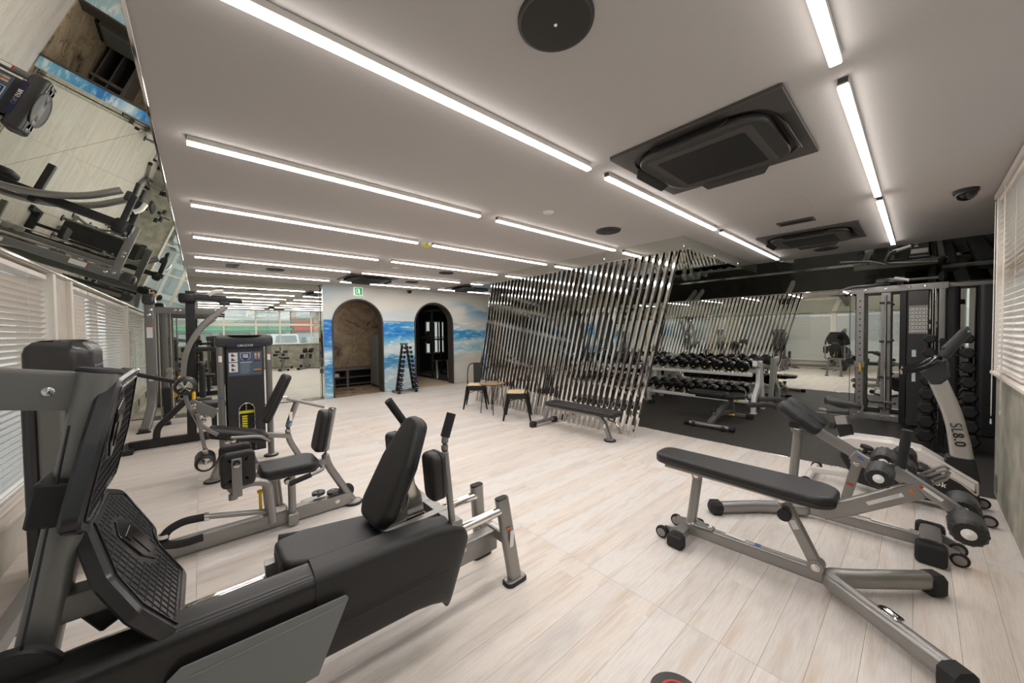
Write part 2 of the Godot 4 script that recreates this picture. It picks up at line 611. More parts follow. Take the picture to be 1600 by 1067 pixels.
func room() -> void:
	# floor: base slab, planks, rubber sheet
	var f := struct("floor")
	slab("base_slab", "grout", f, Vector3(-1.2, -0.16, 0.95), Vector3(8.3, -0.012, -13.2))
	var cols := [-0.99, -0.055, 1.774, 3.603, 4.975, 6.804, 7.97]
	for c in 6:
		var len: float = cols[c + 1] - cols[c] - 0.001
		var rings := []
		for k in [[0.0, 0.0], [0.0113, 0.0], [0.012, 0.0009]]:
			var x: float = len / 2 - k[1]
			var z: float = 0.1465 / 2 - 0.0004 - k[1]
			rings.append(PackedVector3Array([Vector3(x, k[0] - 0.012, -z), Vector3(-x, k[0] - 0.012, -z), Vector3(-x, k[0] - 0.012, z), Vector3(x, k[0] - 0.012, z)]))
		ORG = Vector3.ZERO
		loft(rings)
		var mesh := shape(0.95)
		for r in 66:
			var z: float = 0.4320 + 0.0733 - 0.1465 * r
			if z < MIRROR_Z + 0.05: break
			if c > 3 and z > -6.36 or c > 1 and z < -8.85: continue
			put("plank", mesh, M["plank%d" % ((r * 5 + c * 3 + (r * r + c) % 7) % 6)], f, Vector3((cols[c] + cols[c + 1]) / 2, 0, z), Basis(Vector3.UP, PI * ((r + c) % 2)))
	bx(Vector3(4.98, -0.012, 0.95), Vector3(8.2, 0.004, -6.358), 0.002)
	part("rubber_sheet", "rubber_floor", f)
	bx(Vector3(4.972, -0.012, 0.44), Vector3(4.984, 0.0055, -6.358), 0.002)
	part("edge_strip", "steel", f)
	# ceiling
	var c := struct("ceiling")
	slab("ceiling_slab", "ceiling", c, Vector3(-1.2, CEIL, 0.95), Vector3(8.3, CEIL + 0.2, -13.2))
	# dropped box clad in mirror over the free weights
	var d := thing("ceiling_bulkhead", "dropped ceiling box clad in mirror above the chrome slat screen", "bulkhead", Vector3(4.36, CEIL, -1.86))
	bx(Vector3(4.37, 2.436, -1.87), Vector3(7.25, CEIL, -6.3), 0.002)
	part("core", "bulkhead", d)
	for k in 4:
		bx(Vector3(4.362, 2.436, -1.862 - 1.109 * k), Vector3(4.37, CEIL, -1.862 - 1.109 * (k + 1) + 0.002), 0.0008)
		part("mirror_panel", "mirror", d)
	for k in 3:
		bx(Vector3(4.362 + 0.963 * k, 2.436, -1.862), Vector3(4.362 + 0.963 * (k + 1) - 0.002, CEIL, -1.87), 0.0008)
		part("mirror_panel", "mirror", d)
	for k in 4:
		for j in 3:
			bx(Vector3(4.37 + 0.96 * j, 2.430, -1.87 - 1.107 * k), Vector3(4.37 + 0.96 * (j + 1) - 0.002, 2.436, -1.87 - 1.107 * (k + 1) + 0.002), 0.0008)
			part("soffit_mirror", "mirror", d)
	B(Vector3(4.362, 2.507, -1.862), Vector3(0.008, 0.146, 0.008), 0.001)
	part("corner_trim", "chrome", d)
	# left wall with the long windows
	var w := struct("wall_left")
	slab("low_wall", "wall", w, Vector3(-1.15, 0, 0.9), Vector3(-0.95, 0.30, -9.4))
	slab("header", "wall", w, Vector3(-1.15, 2.0, 0.9), Vector3(-0.95, CEIL, -9.4))
	slab("pier", "wall", w, Vector3(-1.15, 0.3, -4.93), Vector3(-0.965, 2.0, -5.42))
	slab("pier", "wall", w, Vector3(-1.15, 0.3, 0.9), Vector3(-0.95, 2.0, 0.1))
	slab("pier", "wall", w, Vector3(-1.15, 0.3, -9.0), Vector3(-0.95, 2.0, -9.4))
	B(Vector3(-0.946, 0.16, -6.7), Vector3(0.012, 0.13, 0.09), 0.003); part("socket_plate", "charcoal", w)
	B(Vector3(-0.946, 0.16, -7.9), Vector3(0.012, 0.13, 0.09), 0.003); part("socket_plate", "charcoal", w)
	var n := 1
	for g in [[0.1, -2.0], [-2.0, -4.93], [-5.42, -9.0]]:
		window_along_z(n, g[0], g[1]); n += 1
	# near wall behind the camera, seen at the right and in the mirrors
	var r := struct("wall_right")
	slab("low_wall", "plaster", r, Vector3(-1.2, 0, 0.44), Vector3(5.16, 1.05, 0.66))
	slab("header", "wall", r, Vector3(-1.2, 2.55, 0.44), Vector3(5.16, CEIL, 0.66))
	slab("pier", "plaster", r, Vector3(-1.2, 1.05, 0.44), Vector3(-0.85, 2.55, 0.66))
	slab("return_pier", "white_frame", r, Vector3(5.12, 0, 0.60), Vector3(5.16, CEIL, 0.84))
	slab("back_panel", "charcoal", r, Vector3(5.16, 0, 0.80), Vector3(8.2, CEIL, 0.95))
	B(Vector3(5.02, 0.13, 0.436), Vector3(0.1, 0.14, 0.01), 0.003); part("socket_plate", "grey_panel", r)
	var wn := struct("window_4")
	var zf := 0.53
	for x in [-0.83, 0.72, 1.79, 2.65, 3.88, 5.13]:
		slab("mullion", "white_frame", wn, Vector3(x - 0.03, 1.05, zf - 0.05), Vector3(x + 0.03, 2.55, zf + 0.03))
	for y in [1.07, 1.92, 2.53]:
		slab("rail", "white_frame", wn, Vector3(-0.85, y - (0.05 if y == 1.92 else 0.02), zf - 0.045), Vector3(5.16, y + (0.05 if y == 1.92 else 0.02), zf + 0.025))
	slab("glass_pane", "glass", wn, Vector3(-0.85, 1.05, zf - 0.004), Vector3(5.16, 2.55, zf + 0.004), 0.0)
	slab("sill", "white_frame", wn, Vector3(-0.85, 1.045, 0.405), Vector3(5.165, 1.07, 0.52))
	slab("jamb", "white_frame", wn, Vector3(5.10, 1.05, 0.425), Vector3(5.165, 2.56, 0.5))
	slab("head_rail", "white_frame", wn, Vector3(-0.85, 2.535, 0.41), Vector3(5.165, 2.575, 0.46))
	# far wall behind everything at the back
	var bk := struct("wall_back")
	slab("back_panel", "wall", bk, Vector3(-1.2, 0, -9.07), Vector3(2.06, CEIL, -9.3))
	mural(bk)
	back_rooms(bk)
	var e := struct("wall_end")
	slab("backing", "charcoal", e, Vector3(MIRROR_X + 0.03, 0, 0.95), Vector3(MIRROR_X + 0.25, CEIL, -8.9))
	mirrors()

func window_along_z(n: int, z0: float, z1: float) -> void:
	var w := struct("window_%d" % n)
	for z in [z0 - 0.03, z1 + 0.03]:
		slab("frame_post", "white_frame", w, Vector3(-1.09, 0.3, z - 0.035), Vector3(-0.93, 2.0, z + 0.035))
	for y in [0.325, 1.975]:
		slab("frame_rail", "white_frame", w, Vector3(-1.09, y - 0.025, z0), Vector3(-1.03, y + 0.025, z1))
	if z0 - z1 > 2.2:
		slab("mullion", "white_frame", w, Vector3(-1.09, 0.3, (z0 + z1) / 2 - 0.025), Vector3(-1.03, 2.0, (z0 + z1) / 2 + 0.025))
	slab("glass_pane", "glass", w, Vector3(-1.064, 0.3, z0), Vector3(-1.057, 2.0, z1), 0.0)
	slab("sill", "white_frame", w, Vector3(-1.09, 0.288, z0), Vector3(-0.915, 0.315, z1))

func mirror_row(called: String, label: String, at: Vector3, a: Vector3, b: Vector3, up: Vector3, count: int, m := "mirror") -> Node3D:
	var o := thing(called, label, "mirror", at)
	var step := (b - a) / count
	var n := step.cross(up).normalized() * 0.006
	for k in count:
		var p := a + step * k + step.normalized() * 0.0012
		var q := a + step * (k + 1) - step.normalized() * 0.0012
		var rings := []
		for s in [-1, 1]:
			rings.append(PackedVector3Array([p + n * s, q + n * s, q + up + n * s, p + up + n * s]))
		loft(rings)
		part("mirror_panel", m, o, 0.95)
	return o

func mirrors() -> void:
	var t := mirror_row("tilted_mirror", "mirror band tilted down over the left windows, showing the floor", Vector3(-0.95, 2.0, -4), Vector3(-0.95, 2.033, 0.4), Vector3(-0.95, 2.033, -9.02), Vector3(0.785, 0.545, 0), 6)
	bx(Vector3(-0.172, 2.565, 0.4), Vector3(-0.158, CEIL, -9.02), 0.002); part("edge_trim", "chrome", t)
	bx(Vector3(-0.955, 2.01, 0.1), Vector3(-0.935, 2.03, -9.0), 0.002); part("edge_trim", "steel", t)
	mirror_row("wall_mirror", "tall plain mirror wall left of the ocean mural", Vector3(0.5, 0, MIRROR_Z), Vector3(-0.95, 0.0, MIRROR_Z), Vector3(2.07, 0.0, MIRROR_Z), Vector3(0, CEIL, 0), 3)
	var s := thing("corner_mirror", "narrow mirror strip on the end of the ocean mural wall", "mirror", Vector3(2.09, 0, -8.95))
	bx(Vector3(2.078, 0, -8.852), Vector3(2.092, CEIL - 0.002, -9.025), 0.001); part("mirror_panel", "mirror", s)
	bx(Vector3(2.076, 0, -8.848), Vector3(2.094, CEIL - 0.002, -8.856), 0.001); part("edge_trim", "steel", s)
	mirror_row("wall_mirror", "tall mirror wall behind the dumbbell rack and cable station", Vector3(MIRROR_X, 0, -4), Vector3(MIRROR_X, 0.0, -8.8), Vector3(MIRROR_X, 0.0, 0.79), Vector3(0, 2.08, 0), 8)
	var u := mirror_row("tilted_mirror", "mirror band tilted down above the dumbbell rack, showing the dark rubber floor", Vector3(MIRROR_X, 2.05, -4), Vector3(MIRROR_X, 2.08, -8.8), Vector3(MIRROR_X, 2.08, 0.79), Vector3(-0.688, 0.5, 0), 8)
	rod([Vector3(MIRROR_X - 0.012, 2.08, -8.8), Vector3(MIRROR_X - 0.012, 2.08, 0.79)], 0.008, 8); part("edge_trim", "chrome", u)
	bx(Vector3(MIRROR_X - 0.03, 0.004, -8.8), Vector3(MIRROR_X - 0.006, 0.02, 0.79), 0.003); part("base_trim", "chrome", u)

func arch_poly(x0: float, x1: float, spring: float, off := 0.0) -> PackedVector2Array:
	var p := PackedVector2Array()
	var r := (x1 - x0) / 2 + off
	var cx := (x0 + x1) / 2
	p.push_back(Vector2(cx - r, 0))
	for k in 25:
		var a := PI - PI * k / 24.0
		p.push_back(Vector2(cx + cos(a) * r, spring + sin(a) * r))
	p.push_back(Vector2(cx + r, 0))
	return p

func mural(bk: Node3D) -> void:
	var z := -8.85
	# printed wall sheet with the two arches cut out
	var outline := PackedVector2Array([Vector2(2.095, CEIL), Vector2(2.095, 0)])
	outline.append_array(arch_poly(2.27, 3.45, 1.71))
	outline.append_array(arch_poly(4.29, 5.48, 1.71))
	outline.append_array(PackedVector2Array([Vector2(7.95, 0), Vector2(7.95, CEIL)]))
	var arr := []
	arr.resize(Mesh.ARRAY_MAX)
	var v := PackedVector3Array()
	var uv := PackedVector2Array()
	var nn := PackedVector3Array()
	var idx := Geometry2D.triangulate_polygon(outline)
	var turned := (outline[idx[1]] - outline[idx[0]]).cross(outline[idx[2]] - outline[idx[0]]) > 0
	for s in [0.0, -0.2]:
		for k in range(0, idx.size(), 3):
			for j in ([0, 2, 1] if (s == 0.0) == turned else [0, 1, 2]):
				var p: Vector2 = outline[idx[k + j]]
				v.push_back(Vector3(p.x, p.y, z + s))
				uv.push_back(Vector2((p.x - 2.095) / 5.855, 1.0 - p.y / CEIL))
				nn.push_back(Vector3(0, 0, 1 if s == 0.0 else -1))
	for i in outline.size():
		var a := outline[i]
		var b := outline[(i + 1) % outline.size()]
		var q := [Vector3(a.x, a.y, z), Vector3(b.x, b.y, z), Vector3(b.x, b.y, z - 0.2), Vector3(a.x, a.y, z - 0.2)]
		var nv: Vector3 = (q[1] - q[0]).cross(Vector3(0, 0, -1)).normalized()
		for j in [0, 1, 2, 0, 2, 3]:
			v.push_back(q[j]); nn.push_back(nv)
			uv.push_back(Vector2((q[j].x - 2.095) / 5.855, 1.0 - q[j].y / CEIL))
	arr[Mesh.ARRAY_VERTEX] = v
	arr[Mesh.ARRAY_NORMAL] = nn
	arr[Mesh.ARRAY_TEX_UV] = uv
	var mesh := ArrayMesh.new()
	mesh.add_surface_from_arrays(Mesh.PRIMITIVE_TRIANGLES, arr)
	var m := mat("mural", Color.WHITE, 0.55)
	m.albedo_texture = ImageTexture.create_from_image(mural_print())
	var o := put("ocean_mural", mesh, m, bk)
	o.set_meta("label", "printed ocean waves mural")
	ORG = Vector3.ZERO
	for g in [[2.27, 3.45], [4.29, 5.48]]:
		var path := []
		for p in arch_poly(g[0], g[1], 1.71, -0.012): path.append(Vector3(p.x, p.y, z - 0.1))
		sweep(path, rrect(0.245, 0.03, 0.004, 1), Vector3(0.002, 0.001, 1).cross(Vector3.UP))
		T = PackedVector3Array()
		var inner := arch_poly(g[0], g[1], 1.71, -0.034)
		var outer := arch_poly(g[0], g[1], 1.71, 0.0)
		for i in inner.size() - 1:
			var q := []
			for pr in [inner[i], inner[i + 1], outer[i + 1], outer[i]]:
				q.append(Vector3(pr.x, pr.y, z + 0.022))
			var w := []
			for e in q: w.append(e + Vector3(0, 0, -0.26))
			quad(q[0], q[1], q[2], q[3]); quad(w[3], w[2], w[1], w[0])
			quad(q[1], q[0], w[0], w[1]); quad(q[3], q[2], w[2], w[3])
		part("arch_lining", "arch_trim", bk)

func mural_print() -> Image:
	# the print: hazy sky, sea with breaking waves, wet sand; colours by height along three verticals of the picture
	var w := 1171
	var h := 516
	var im := Image.create(w, h, false, Image.FORMAT_RGB8)
	var a := noise(41, 1.0, 5)
	var b := noise(42, 1.0, 4)
	var sky := Color8(226, 223, 214)
	var skyb := Color8(176, 208, 228)
	var foam := Color8(242, 242, 236)
	var at := [0.0, 1.75, 3.9]
	var table := [
		[[1.80, 30, 122, 204], [1.5, 26, 108, 196], [1.2, 40, 122, 194], [1.02, 214, 228, 234], [0.86, 160, 198, 222], [0.7, 42, 120, 190], [0.35, 96, 168, 210], [0.0, 140, 194, 220]],
		[[1.77, 70, 156, 214], [1.56, 40, 140, 214], [1.43, 30, 130, 210], [1.3, 120, 194, 226], [1.15, 226, 234, 234], [0.9, 196, 220, 230], [0.8, 72, 142, 186], [0.62, 96, 160, 198], [0.5, 196, 220, 228], [0.0, 186, 212, 220]],
		[[1.72, 222, 222, 214], [1.56, 206, 222, 226], [1.46, 54, 156, 214], [1.32, 66, 164, 216], [1.2, 226, 232, 230], [1.02, 140, 202, 226], [0.9, 224, 230, 226], [0.76, 222, 218, 206], [0.0, 220, 214, 202]]]
	for py in h:
		var y := (1.0 - float(py) / h) * CEIL
		for px in w:
			var x := 5.855 * px / w
			var c := sky.lerp(skyb, clampf(0.42 - x * 0.2 + 0.7 * b.get_noise_2d(x * 0.35, y * 1.1), 0, 0.9))
			c = c.lerp(Color8(108, 168, 212), clampf((b.get_noise_2d(x * 0.5 + 9, y * 1.7) + 0.1) * 2.2, 0, 0.8) * clampf((x - 2.9) * 0.7, 0, 1) * clampf((y - 1.75) * 3.0, 0, 1) * clampf((2.45 - y) * 5.0, 0, 1))
			if y < 1.80 - 0.012 * x:
				var swell := b.get_noise_2d(x * 0.8, y * 1.6 + x * 0.2)
				var chop := a.get_noise_2d(x * 2.2 + 20, y * 8.0)
				var fleck := a.get_noise_2d(x * 6.0, y * 24.0 + 5)
				var yy := y + 0.09 * swell + 0.05 * chop
				var cols := []
				for k in 3:
					var t: Array = table[k]
					var q := Color8(t[0][1], t[0][2], t[0][3])
					for i in t.size() - 1:
						if yy <= t[i][0] and yy > t[i + 1][0]:
							var u: float = (t[i][0] - yy) / (t[i][0] - t[i + 1][0])
							q = Color8(t[i][1], t[i][2], t[i][3]).lerp(Color8(t[i + 1][1], t[i + 1][2], t[i + 1][3]), u)
					if yy <= 0.0: q = Color8(t[-1][1], t[-1][2], t[-1][3])
					cols.append(q)
				var sea: Color = cols[0].lerp(cols[1], x / at[1]) if x < at[1] else cols[1].lerp(cols[2], clampf((x - at[1]) / (at[2] - at[1]), 0, 1))
				var lum := sea.get_luminance()
				var sand := clampf((0.86 - yy) * 5.0, 0, 1) * clampf((x - 1.9) * 1.2, 0, 1)
				chop *= 1.0 - sand
				fleck *= 1.0 - sand
				sea = sea.lerp(foam, clampf((chop * 1.6 + fleck * 1.2) * clampf(lum * 1.6 - 0.25, 0, 1), 0, 0.85))
				sea = sea.lerp(Color8(24, 104, 184), clampf((-chop * 1.0 - fleck * 0.9) * clampf(1.15 - lum * 1.5, 0, 1), 0, 0.6))
				c = sea
			im.set_pixel(px, py, c)
	return im

func back_rooms(bk: Node3D) -> void:
	ORG = Vector3.ZERO
	# changing room behind the first arch
	slab("marble_floor", "marble", bk, Vector3(1.6, -0.012, -8.86), Vector3(4.2, 0.003, -11.2), 0.001)
	for k in 3:
		slab("marble_tile", "marble", bk, Vector3(1.6 + 0.87 * k, 0, -10.9), Vector3(1.6 + 0.87 * (k + 1) - 0.003, 1.25, -10.94), 0.001)
		slab("marble_tile", "marble", bk, Vector3(1.6 + 0.87 * k, 1.253, -10.905), Vector3(1.6 + 0.87 * (k + 1) - 0.003, CEIL, -10.945), 0.001)
	slab("backing", "wall", bk, Vector3(1.5, 0, -10.95), Vector3(4.2, CEIL, -11.1))
	slab("dark_wall", "charcoal", bk, Vector3(4.12, 0, -13.0), Vector3(8.2, CEIL, -13.1))
	slab("dark_wall", "charcoal", bk, Vector3(8.0, 0, -8.9), Vector3(8.2, CEIL, -13.0))
	slab("black_floor", "rubber_floor", bk, Vector3(5.57, -0.011, -9.06), Vector3(8.0, 0.006, -13.0), 0.001)
	slab("side_wall", "wall", bk, Vector3(1.5, 0, -9.3), Vector3(1.6, CEIL, -10.95))
	slab("divider", "cabinet", bk, Vector3(4.12, 0, -9.06), Vector3(4.22, CEIL, -13.0))
	# corridor behind the second arch
	slab("beige_floor", "beige_tile", bk, Vector3(4.2, -0.012, -8.86), Vector3(8.0, 0.003, -13.0), 0.001)
	var sh := thing("shelf_bench", "low grey shelving with dark compartments under the marble wall", "shelf", Vector3(3.0, 0, -10.5))
	bx(Vector3(1.62, 0.46, -10.35), Vector3(4.1, 0.52, -10.88), 0.004); part("top", "cabinet", sh)
	for x in [1.66, 3.03, 4.06]: bx(Vector3(x - 0.03, 0.003, -10.36), Vector3(x + 0.03, 0.46, -10.87), 0.003); part("upright", "cabinet", sh)
	for y in [0.06, 0.25]: bx(Vector3(1.66, y, -10.38), Vector3(4.06, y + 0.025, -10.87), 0.003); part("shelf_board", "shelf_dark", sh)
	bx(Vector3(1.66, 0.05, -10.86), Vector3(4.06, 0.46, -10.88), 0.002); part("back_board", "charcoal", sh)
	var tw := thing("folded_towel", "white folded towel on the low grey shelf", "towel", Vector3(2.75, 0.275, -10.55))
	pad(rrect(0.2, 0.16, 0.03), Vector3(2.75, 0.279, -10.55), Vector3.RIGHT, Vector3.FORWARD, Vector3.UP, 0.05, 0.02); part("fold", "label_white", tw)
	pad(rrect(0.19, 0.15, 0.03), Vector3(2.75, 0.333, -10.55), Vector3.RIGHT, Vector3.FORWARD, Vector3.UP, 0.04, 0.018); part("fold", "label_white", tw)
	var cb := thing("locker_cabinet", "grey cabinet standing just inside the first arch", "cabinet", Vector3(3.8, 0, -9.8))
	bx(Vector3(3.58, 0.06, -9.55), Vector3(4.1, 1.43, -10.15), 0.005); part("body", "cabinet", cb)
	bx(Vector3(3.60, 0.003, -9.57), Vector3(4.1, 0.06, -10.13), 0.002); part("plinth", "black", cb)
	for k in 2:
		bx(Vector3(3.568, 0.09 + 0.45 * k, -9.57), Vector3(3.582, (0.52 if k == 0 else 1.41), -10.13), 0.003); var dr := part("door", "grey_panel", cb)
		bx(Vector3(3.555, 0.40 + 0.5 * k, -10.06), Vector3(3.567, 0.50 + 0.5 * k, -10.075), 0.002); part("handle", "steel", dr)
	var dp := thing("corridor_curtain", "grey folded curtain tied just inside the second arch", "curtain", Vector3(4.3, 0, -9.4))
	var path := []
	for k in 15: path.append(Vector3(4.30 + 0.03 * sin(k * 1.5), 0, -9.1 - 0.045 * k))
	var rings := []
	for y in [0.01, 2.45]:
		var rg := PackedVector3Array()
		for p in path: rg.push_back(p + Vector3(0, y, 0))
		for k in path.size(): rg.push_back(path[path.size() - 1 - k] + Vector3(-0.006, y, 0))
		rings.append(rg)
	loft(rings, false); part("cloth", "cabinet", dp)
	bx(Vector3(4.225, 2.45, -9.1), Vector3(4.34, 2.49, -9.8), 0.003); part("track", "black", dp)
	# frame and window in the dark room beyond
	var c := Vector3(6.1, 0.006, -10.9)
	var rk := thing("squat_rack", "dark steel rack with sloping silver feet in the black room behind the second arch", "rack", c)
	for sx in [-1, 1]:
		for sz in [-1, 1]:
			bar([c + Vector3(0.45 * sx, 0, 0.5 * sz), c + Vector3(0.45 * sx, 2.2, 0.5 * sz)], 0.07, 0.07, Vector3.RIGHT, 0.006); part("post", "charcoal", rk)
		bar([c + Vector3(0.45 * sx, 2.2, -0.55), c + Vector3(0.45 * sx, 2.2, 0.55)], 0.06, 0.06); part("top_rail", "charcoal", rk)
		bar([c + Vector3(0.45 * sx, 0.03, 0.5), c + Vector3(0.45 * sx, 0.03, -0.55)], 0.06, 0.06); part("base_rail", "charcoal", rk)
		bar([c + Vector3(0.2 * sx - 0.1, 0.55, 0.5), c + Vector3(0.2 * sx - 0.32, 0.02, 0.95)], 0.06, 0.05); part("sloping_foot", "silver", rk)
	for y in [2.2, 1.25, 0.55]: bar([c + Vector3(-0.45, y, 0.5), c + Vector3(0.45, y, 0.5)], 0.05, 0.05); part("cross_bar", "charcoal", rk)
	rod([c + Vector3(-0.85, 1.32, 0.56), c + Vector3(0.85, 1.32, 0.56)], 0.014, 10); part("bar", "steel", rk)
	for sx in [-1, 1]:
		lat(c + Vector3(0.62 * sx, 1.32, 0.56), Vector3.RIGHT, [Vector2(0.2, -0.02), Vector2(0.21, 0), Vector2(0.2, 0.02)], 24); part("weight_plate", "rubber", rk)
	var wd := struct("window_5")
	slab("frame", "white_frame", wd, Vector3(6.75, 0.65, -12.99), Vector3(7.6, 1.95, -12.95))
	slab("glass_pane", "lit_pane", wd, Vector3(6.8, 0.7, -12.95), Vector3(7.54, 1.9, -12.94), 0.0)
	for x in [6.95, 7.12, 7.3]: slab("mullion", "charcoal", wd, Vector3(x - 0.03, 0.7, -12.95), Vector3(x + 0.03, 1.9, -12.925))
	# unseen downlights, added to brighten the rooms behind the arches
	for g in [[2.9, -9.9, 0.36, "in the changing room behind the first arch"], [4.9, -9.6, 0.35, "in the corridor behind the second arch"]]:
		var q := Vector3(g[0], CEIL, g[1])
		var l := thing("added_downlight", "unseen added round ceiling light " + g[3], "ceiling light", q)
		lat(q + Vector3(0, -0.012, 0), Vector3.UP, [Vector2(0.1, 0), Vector2(0.11, 0.004), Vector2(0.11, 0.012)], 28); part("rim", "lamp_body", l)
		lat(q + Vector3(0, -0.016, 0), Vector3.UP, [Vector2(0.088, 0), Vector2(0.09, 0.004)], 28); part("added_lamp_lens", "lamp_diffuser", l)
		var a := AreaLight3D.new()
		a.name = "glow"
		a.area_size = Vector2(0.16, 0.16)
		a.light_color = Color(1.0, 0.93, 0.84)
		a.light_energy = g[2]
		a.area_normalize_energy = true
		a.area_range = 8.0
		a.shadow_enabled = true
		a.position = Vector3(0, -0.02, 0)
		a.rotation_degrees = Vector3(-90, 0, 0)
		l.add_child(a)

# ---------- blinds ----------
func blind(label: String, a: Vector3, b: Vector3, y0: float, y1: float, tilt: float, inward: Vector3, cords: bool) -> Node3D:
	var o := thing("venetian_blind", label, "blind", Vector3((a.x + b.x) / 2, y0, (a.z + b.z) / 2), "white venetian blinds")
	var along := (b - a)
	var len := along.length()
	var d := along / len
	var mid := (a + b) / 2
	B(Vector3(mid.x, y1 - 0.02, mid.z), Vector3(len, 0.04, 0.05) if abs(d.x) > 0.5 else Vector3(0.05, 0.04, len), 0.004); part("head_rail", "white_frame", o)
	B(Vector3(mid.x, y0 + 0.012, mid.z), Vector3(len, 0.018, 0.05) if abs(d.x) > 0.5 else Vector3(0.05, 0.018, len), 0.004); part("bottom_rail", "white_frame", o)
	var prof := PackedVector2Array([Vector2(-0.025, 0), Vector2(-0.012, 0.0032), Vector2(0, 0.0042), Vector2(0.012, 0.0032), Vector2(0.025, 0), Vector2(0.012, 0.0022), Vector2(0, 0.0032), Vector2(-0.012, 0.0022)])
	var keep := ORG
	ORG = Vector3.ZERO
	sweep([-d * (len / 2 - 0.006), d * (len / 2 - 0.006)], prof)
	var mesh := shape(0.5)
	ORG = keep
	var n := int((y1 - y0 - 0.07) / 0.044)
	for k in n:
		put("slat", mesh, M.blind, o, Vector3(mid.x, y0 + 0.045 + 0.044 * k, mid.z) - ORG, Basis(d, tilt))
	var m := 3 if len > 1.5 else 2
	for k in m:
		var p := a.lerp(b, (k + 0.5) / m)
		for s in [-1, 1]:
			var q: Vector3 = p + inward * 0.027 * s
			rod([Vector3(q.x, y0 + 0.02, q.z), Vector3(q.x, y1 - 0.03, q.z)], 0.0011, 5)
		part("ladder_cord", "cord", o)
	if cords:
		for k in 2:
			var p := a.lerp(b, 0.985 if k == 0 else 0.52) + inward * 0.045
			var low: float = 0.66 if k == 0 else 0.82
			rod(bend([Vector3(p.x, y1 - 0.03, p.z), Vector3(p.x, low + 0.1, p.z), Vector3(p.x, low, p.z) + d * 0.02, Vector3(p.x, low + 0.1, p.z) + d * 0.035, Vector3(p.x, y1 - 0.03, p.z) + d * 0.01], 0.05), 0.0022, 6)
			var cd := part("pull_cord", "cord", o)
			lat(Vector3(p.x, low - 0.045, p.z) + d * 0.02, Vector3.UP, [Vector2(0.004, 0), Vector2(0.006, 0.01), Vector2(0.004, 0.045)], 8); part("tassel", "label_white", cd)
	return o

func blinds() -> void:
	var x := -0.985
	blind("white venetian blind in the left window beside the tall weight tower", Vector3(x, 0, -2.08), Vector3(x, 0, -4.83), 0.33, 1.98, -0.75, Vector3.RIGHT, false)
	blind("white venetian blind in the left window beside the wall end by the camera", Vector3(x, 0, 0.02), Vector3(x, 0, -1.93), 0.33, 1.98, -0.55, Vector3.RIGHT, false)
	blind("closed narrow venetian blind next to the beige pier of the left wall", Vector3(x, 0, -5.5), Vector3(x, 0, -6.28), 0.33, 1.98, -1.25, Vector3.RIGHT, false)
	blind("bright half open venetian blind next to the tall mirror wall", Vector3(x, 0, -6.33), Vector3(x, 0, -8.93), 0.33, 1.98, -0.35, Vector3.RIGHT, false)
	blind("white venetian blind with hanging pull cords over the plaster wall", Vector3(3.95, 0, 0.455), Vector3(5.08, 0, 0.455), 1.08, 2.53, -0.5, Vector3.FORWARD, true)

# ---------- on the ceiling ----------
func air_conditioner(x0: float, z0: float, label: String) -> void:
	var c := Vector3(x0 + 0.458, CEIL, z0 - 0.458)
	var o := thing("ceiling_air_conditioner", label, "air conditioner", c, "black ceiling cassettes")
	# cover plate with a real rounded opening, chassis above it
	var loops := []
	for g in [[0.80, 0.24, -0.001], [0.80, 0.24, -0.022], [0.909, 0.012, -0.022], [0.915, 0.014, -0.019], [0.915, 0.014, -0.001]]:
		var r := PackedVector3Array()
		for p in rrect(g[0], g[0], g[1], 8): r.push_back(c + Vector3(p.x, g[2], p.y))
		loops.append(r)
	loft(loops, false, true); part("cover_plate", "ac_plate", o)
	B(c + Vector3(0, -0.002, 0), Vector3(0.86, 0.003, 0.86), 0.001); part("chassis", "ac_plate", o)
	pad(rrect(0.73, 0.73, 0.2, 8), c + Vector3(0, -0.055, 0), Vector3.RIGHT, Vector3.FORWARD, Vector3.UP, 0.04, 0.016); part("body", "ac_body", o)
	pri(rrect(0.60, 0.58, 0.03), c + Vector3(0, -0.06, 0), Vector3.RIGHT, Vector3.FORWARD, Vector3(0, 0.006, 0), 0.002); var g := part("intake_panel", "ac_plate", o)
	pri(rrect(0.48, 0.49, 0.02), c + Vector3(0, -0.063, 0), Vector3.RIGHT, Vector3.FORWARD, Vector3(0, 0.005, 0), 0.001); part("grille", "ac_grille", g)
	for k in 4:
		var d := Vector3(cos(k * PI / 2), 0, sin(k * PI / 2))
		var s := Vector3(-d.z, 0, d.x)
		var q := c + d * 0.395 + Vector3(0, -0.045, 0)
		pri(rpoly([Vector2(-0.23, 0.03), Vector2(-0.18, -0.035), Vector2(0.18, -0.035), Vector2(0.23, 0.03)], 0.02), q, s, (Vector3(0, 0.8, 0) - d * 0.6).normalized(), d * 0.008, 0.002); part("louvre", "ac_body", o)

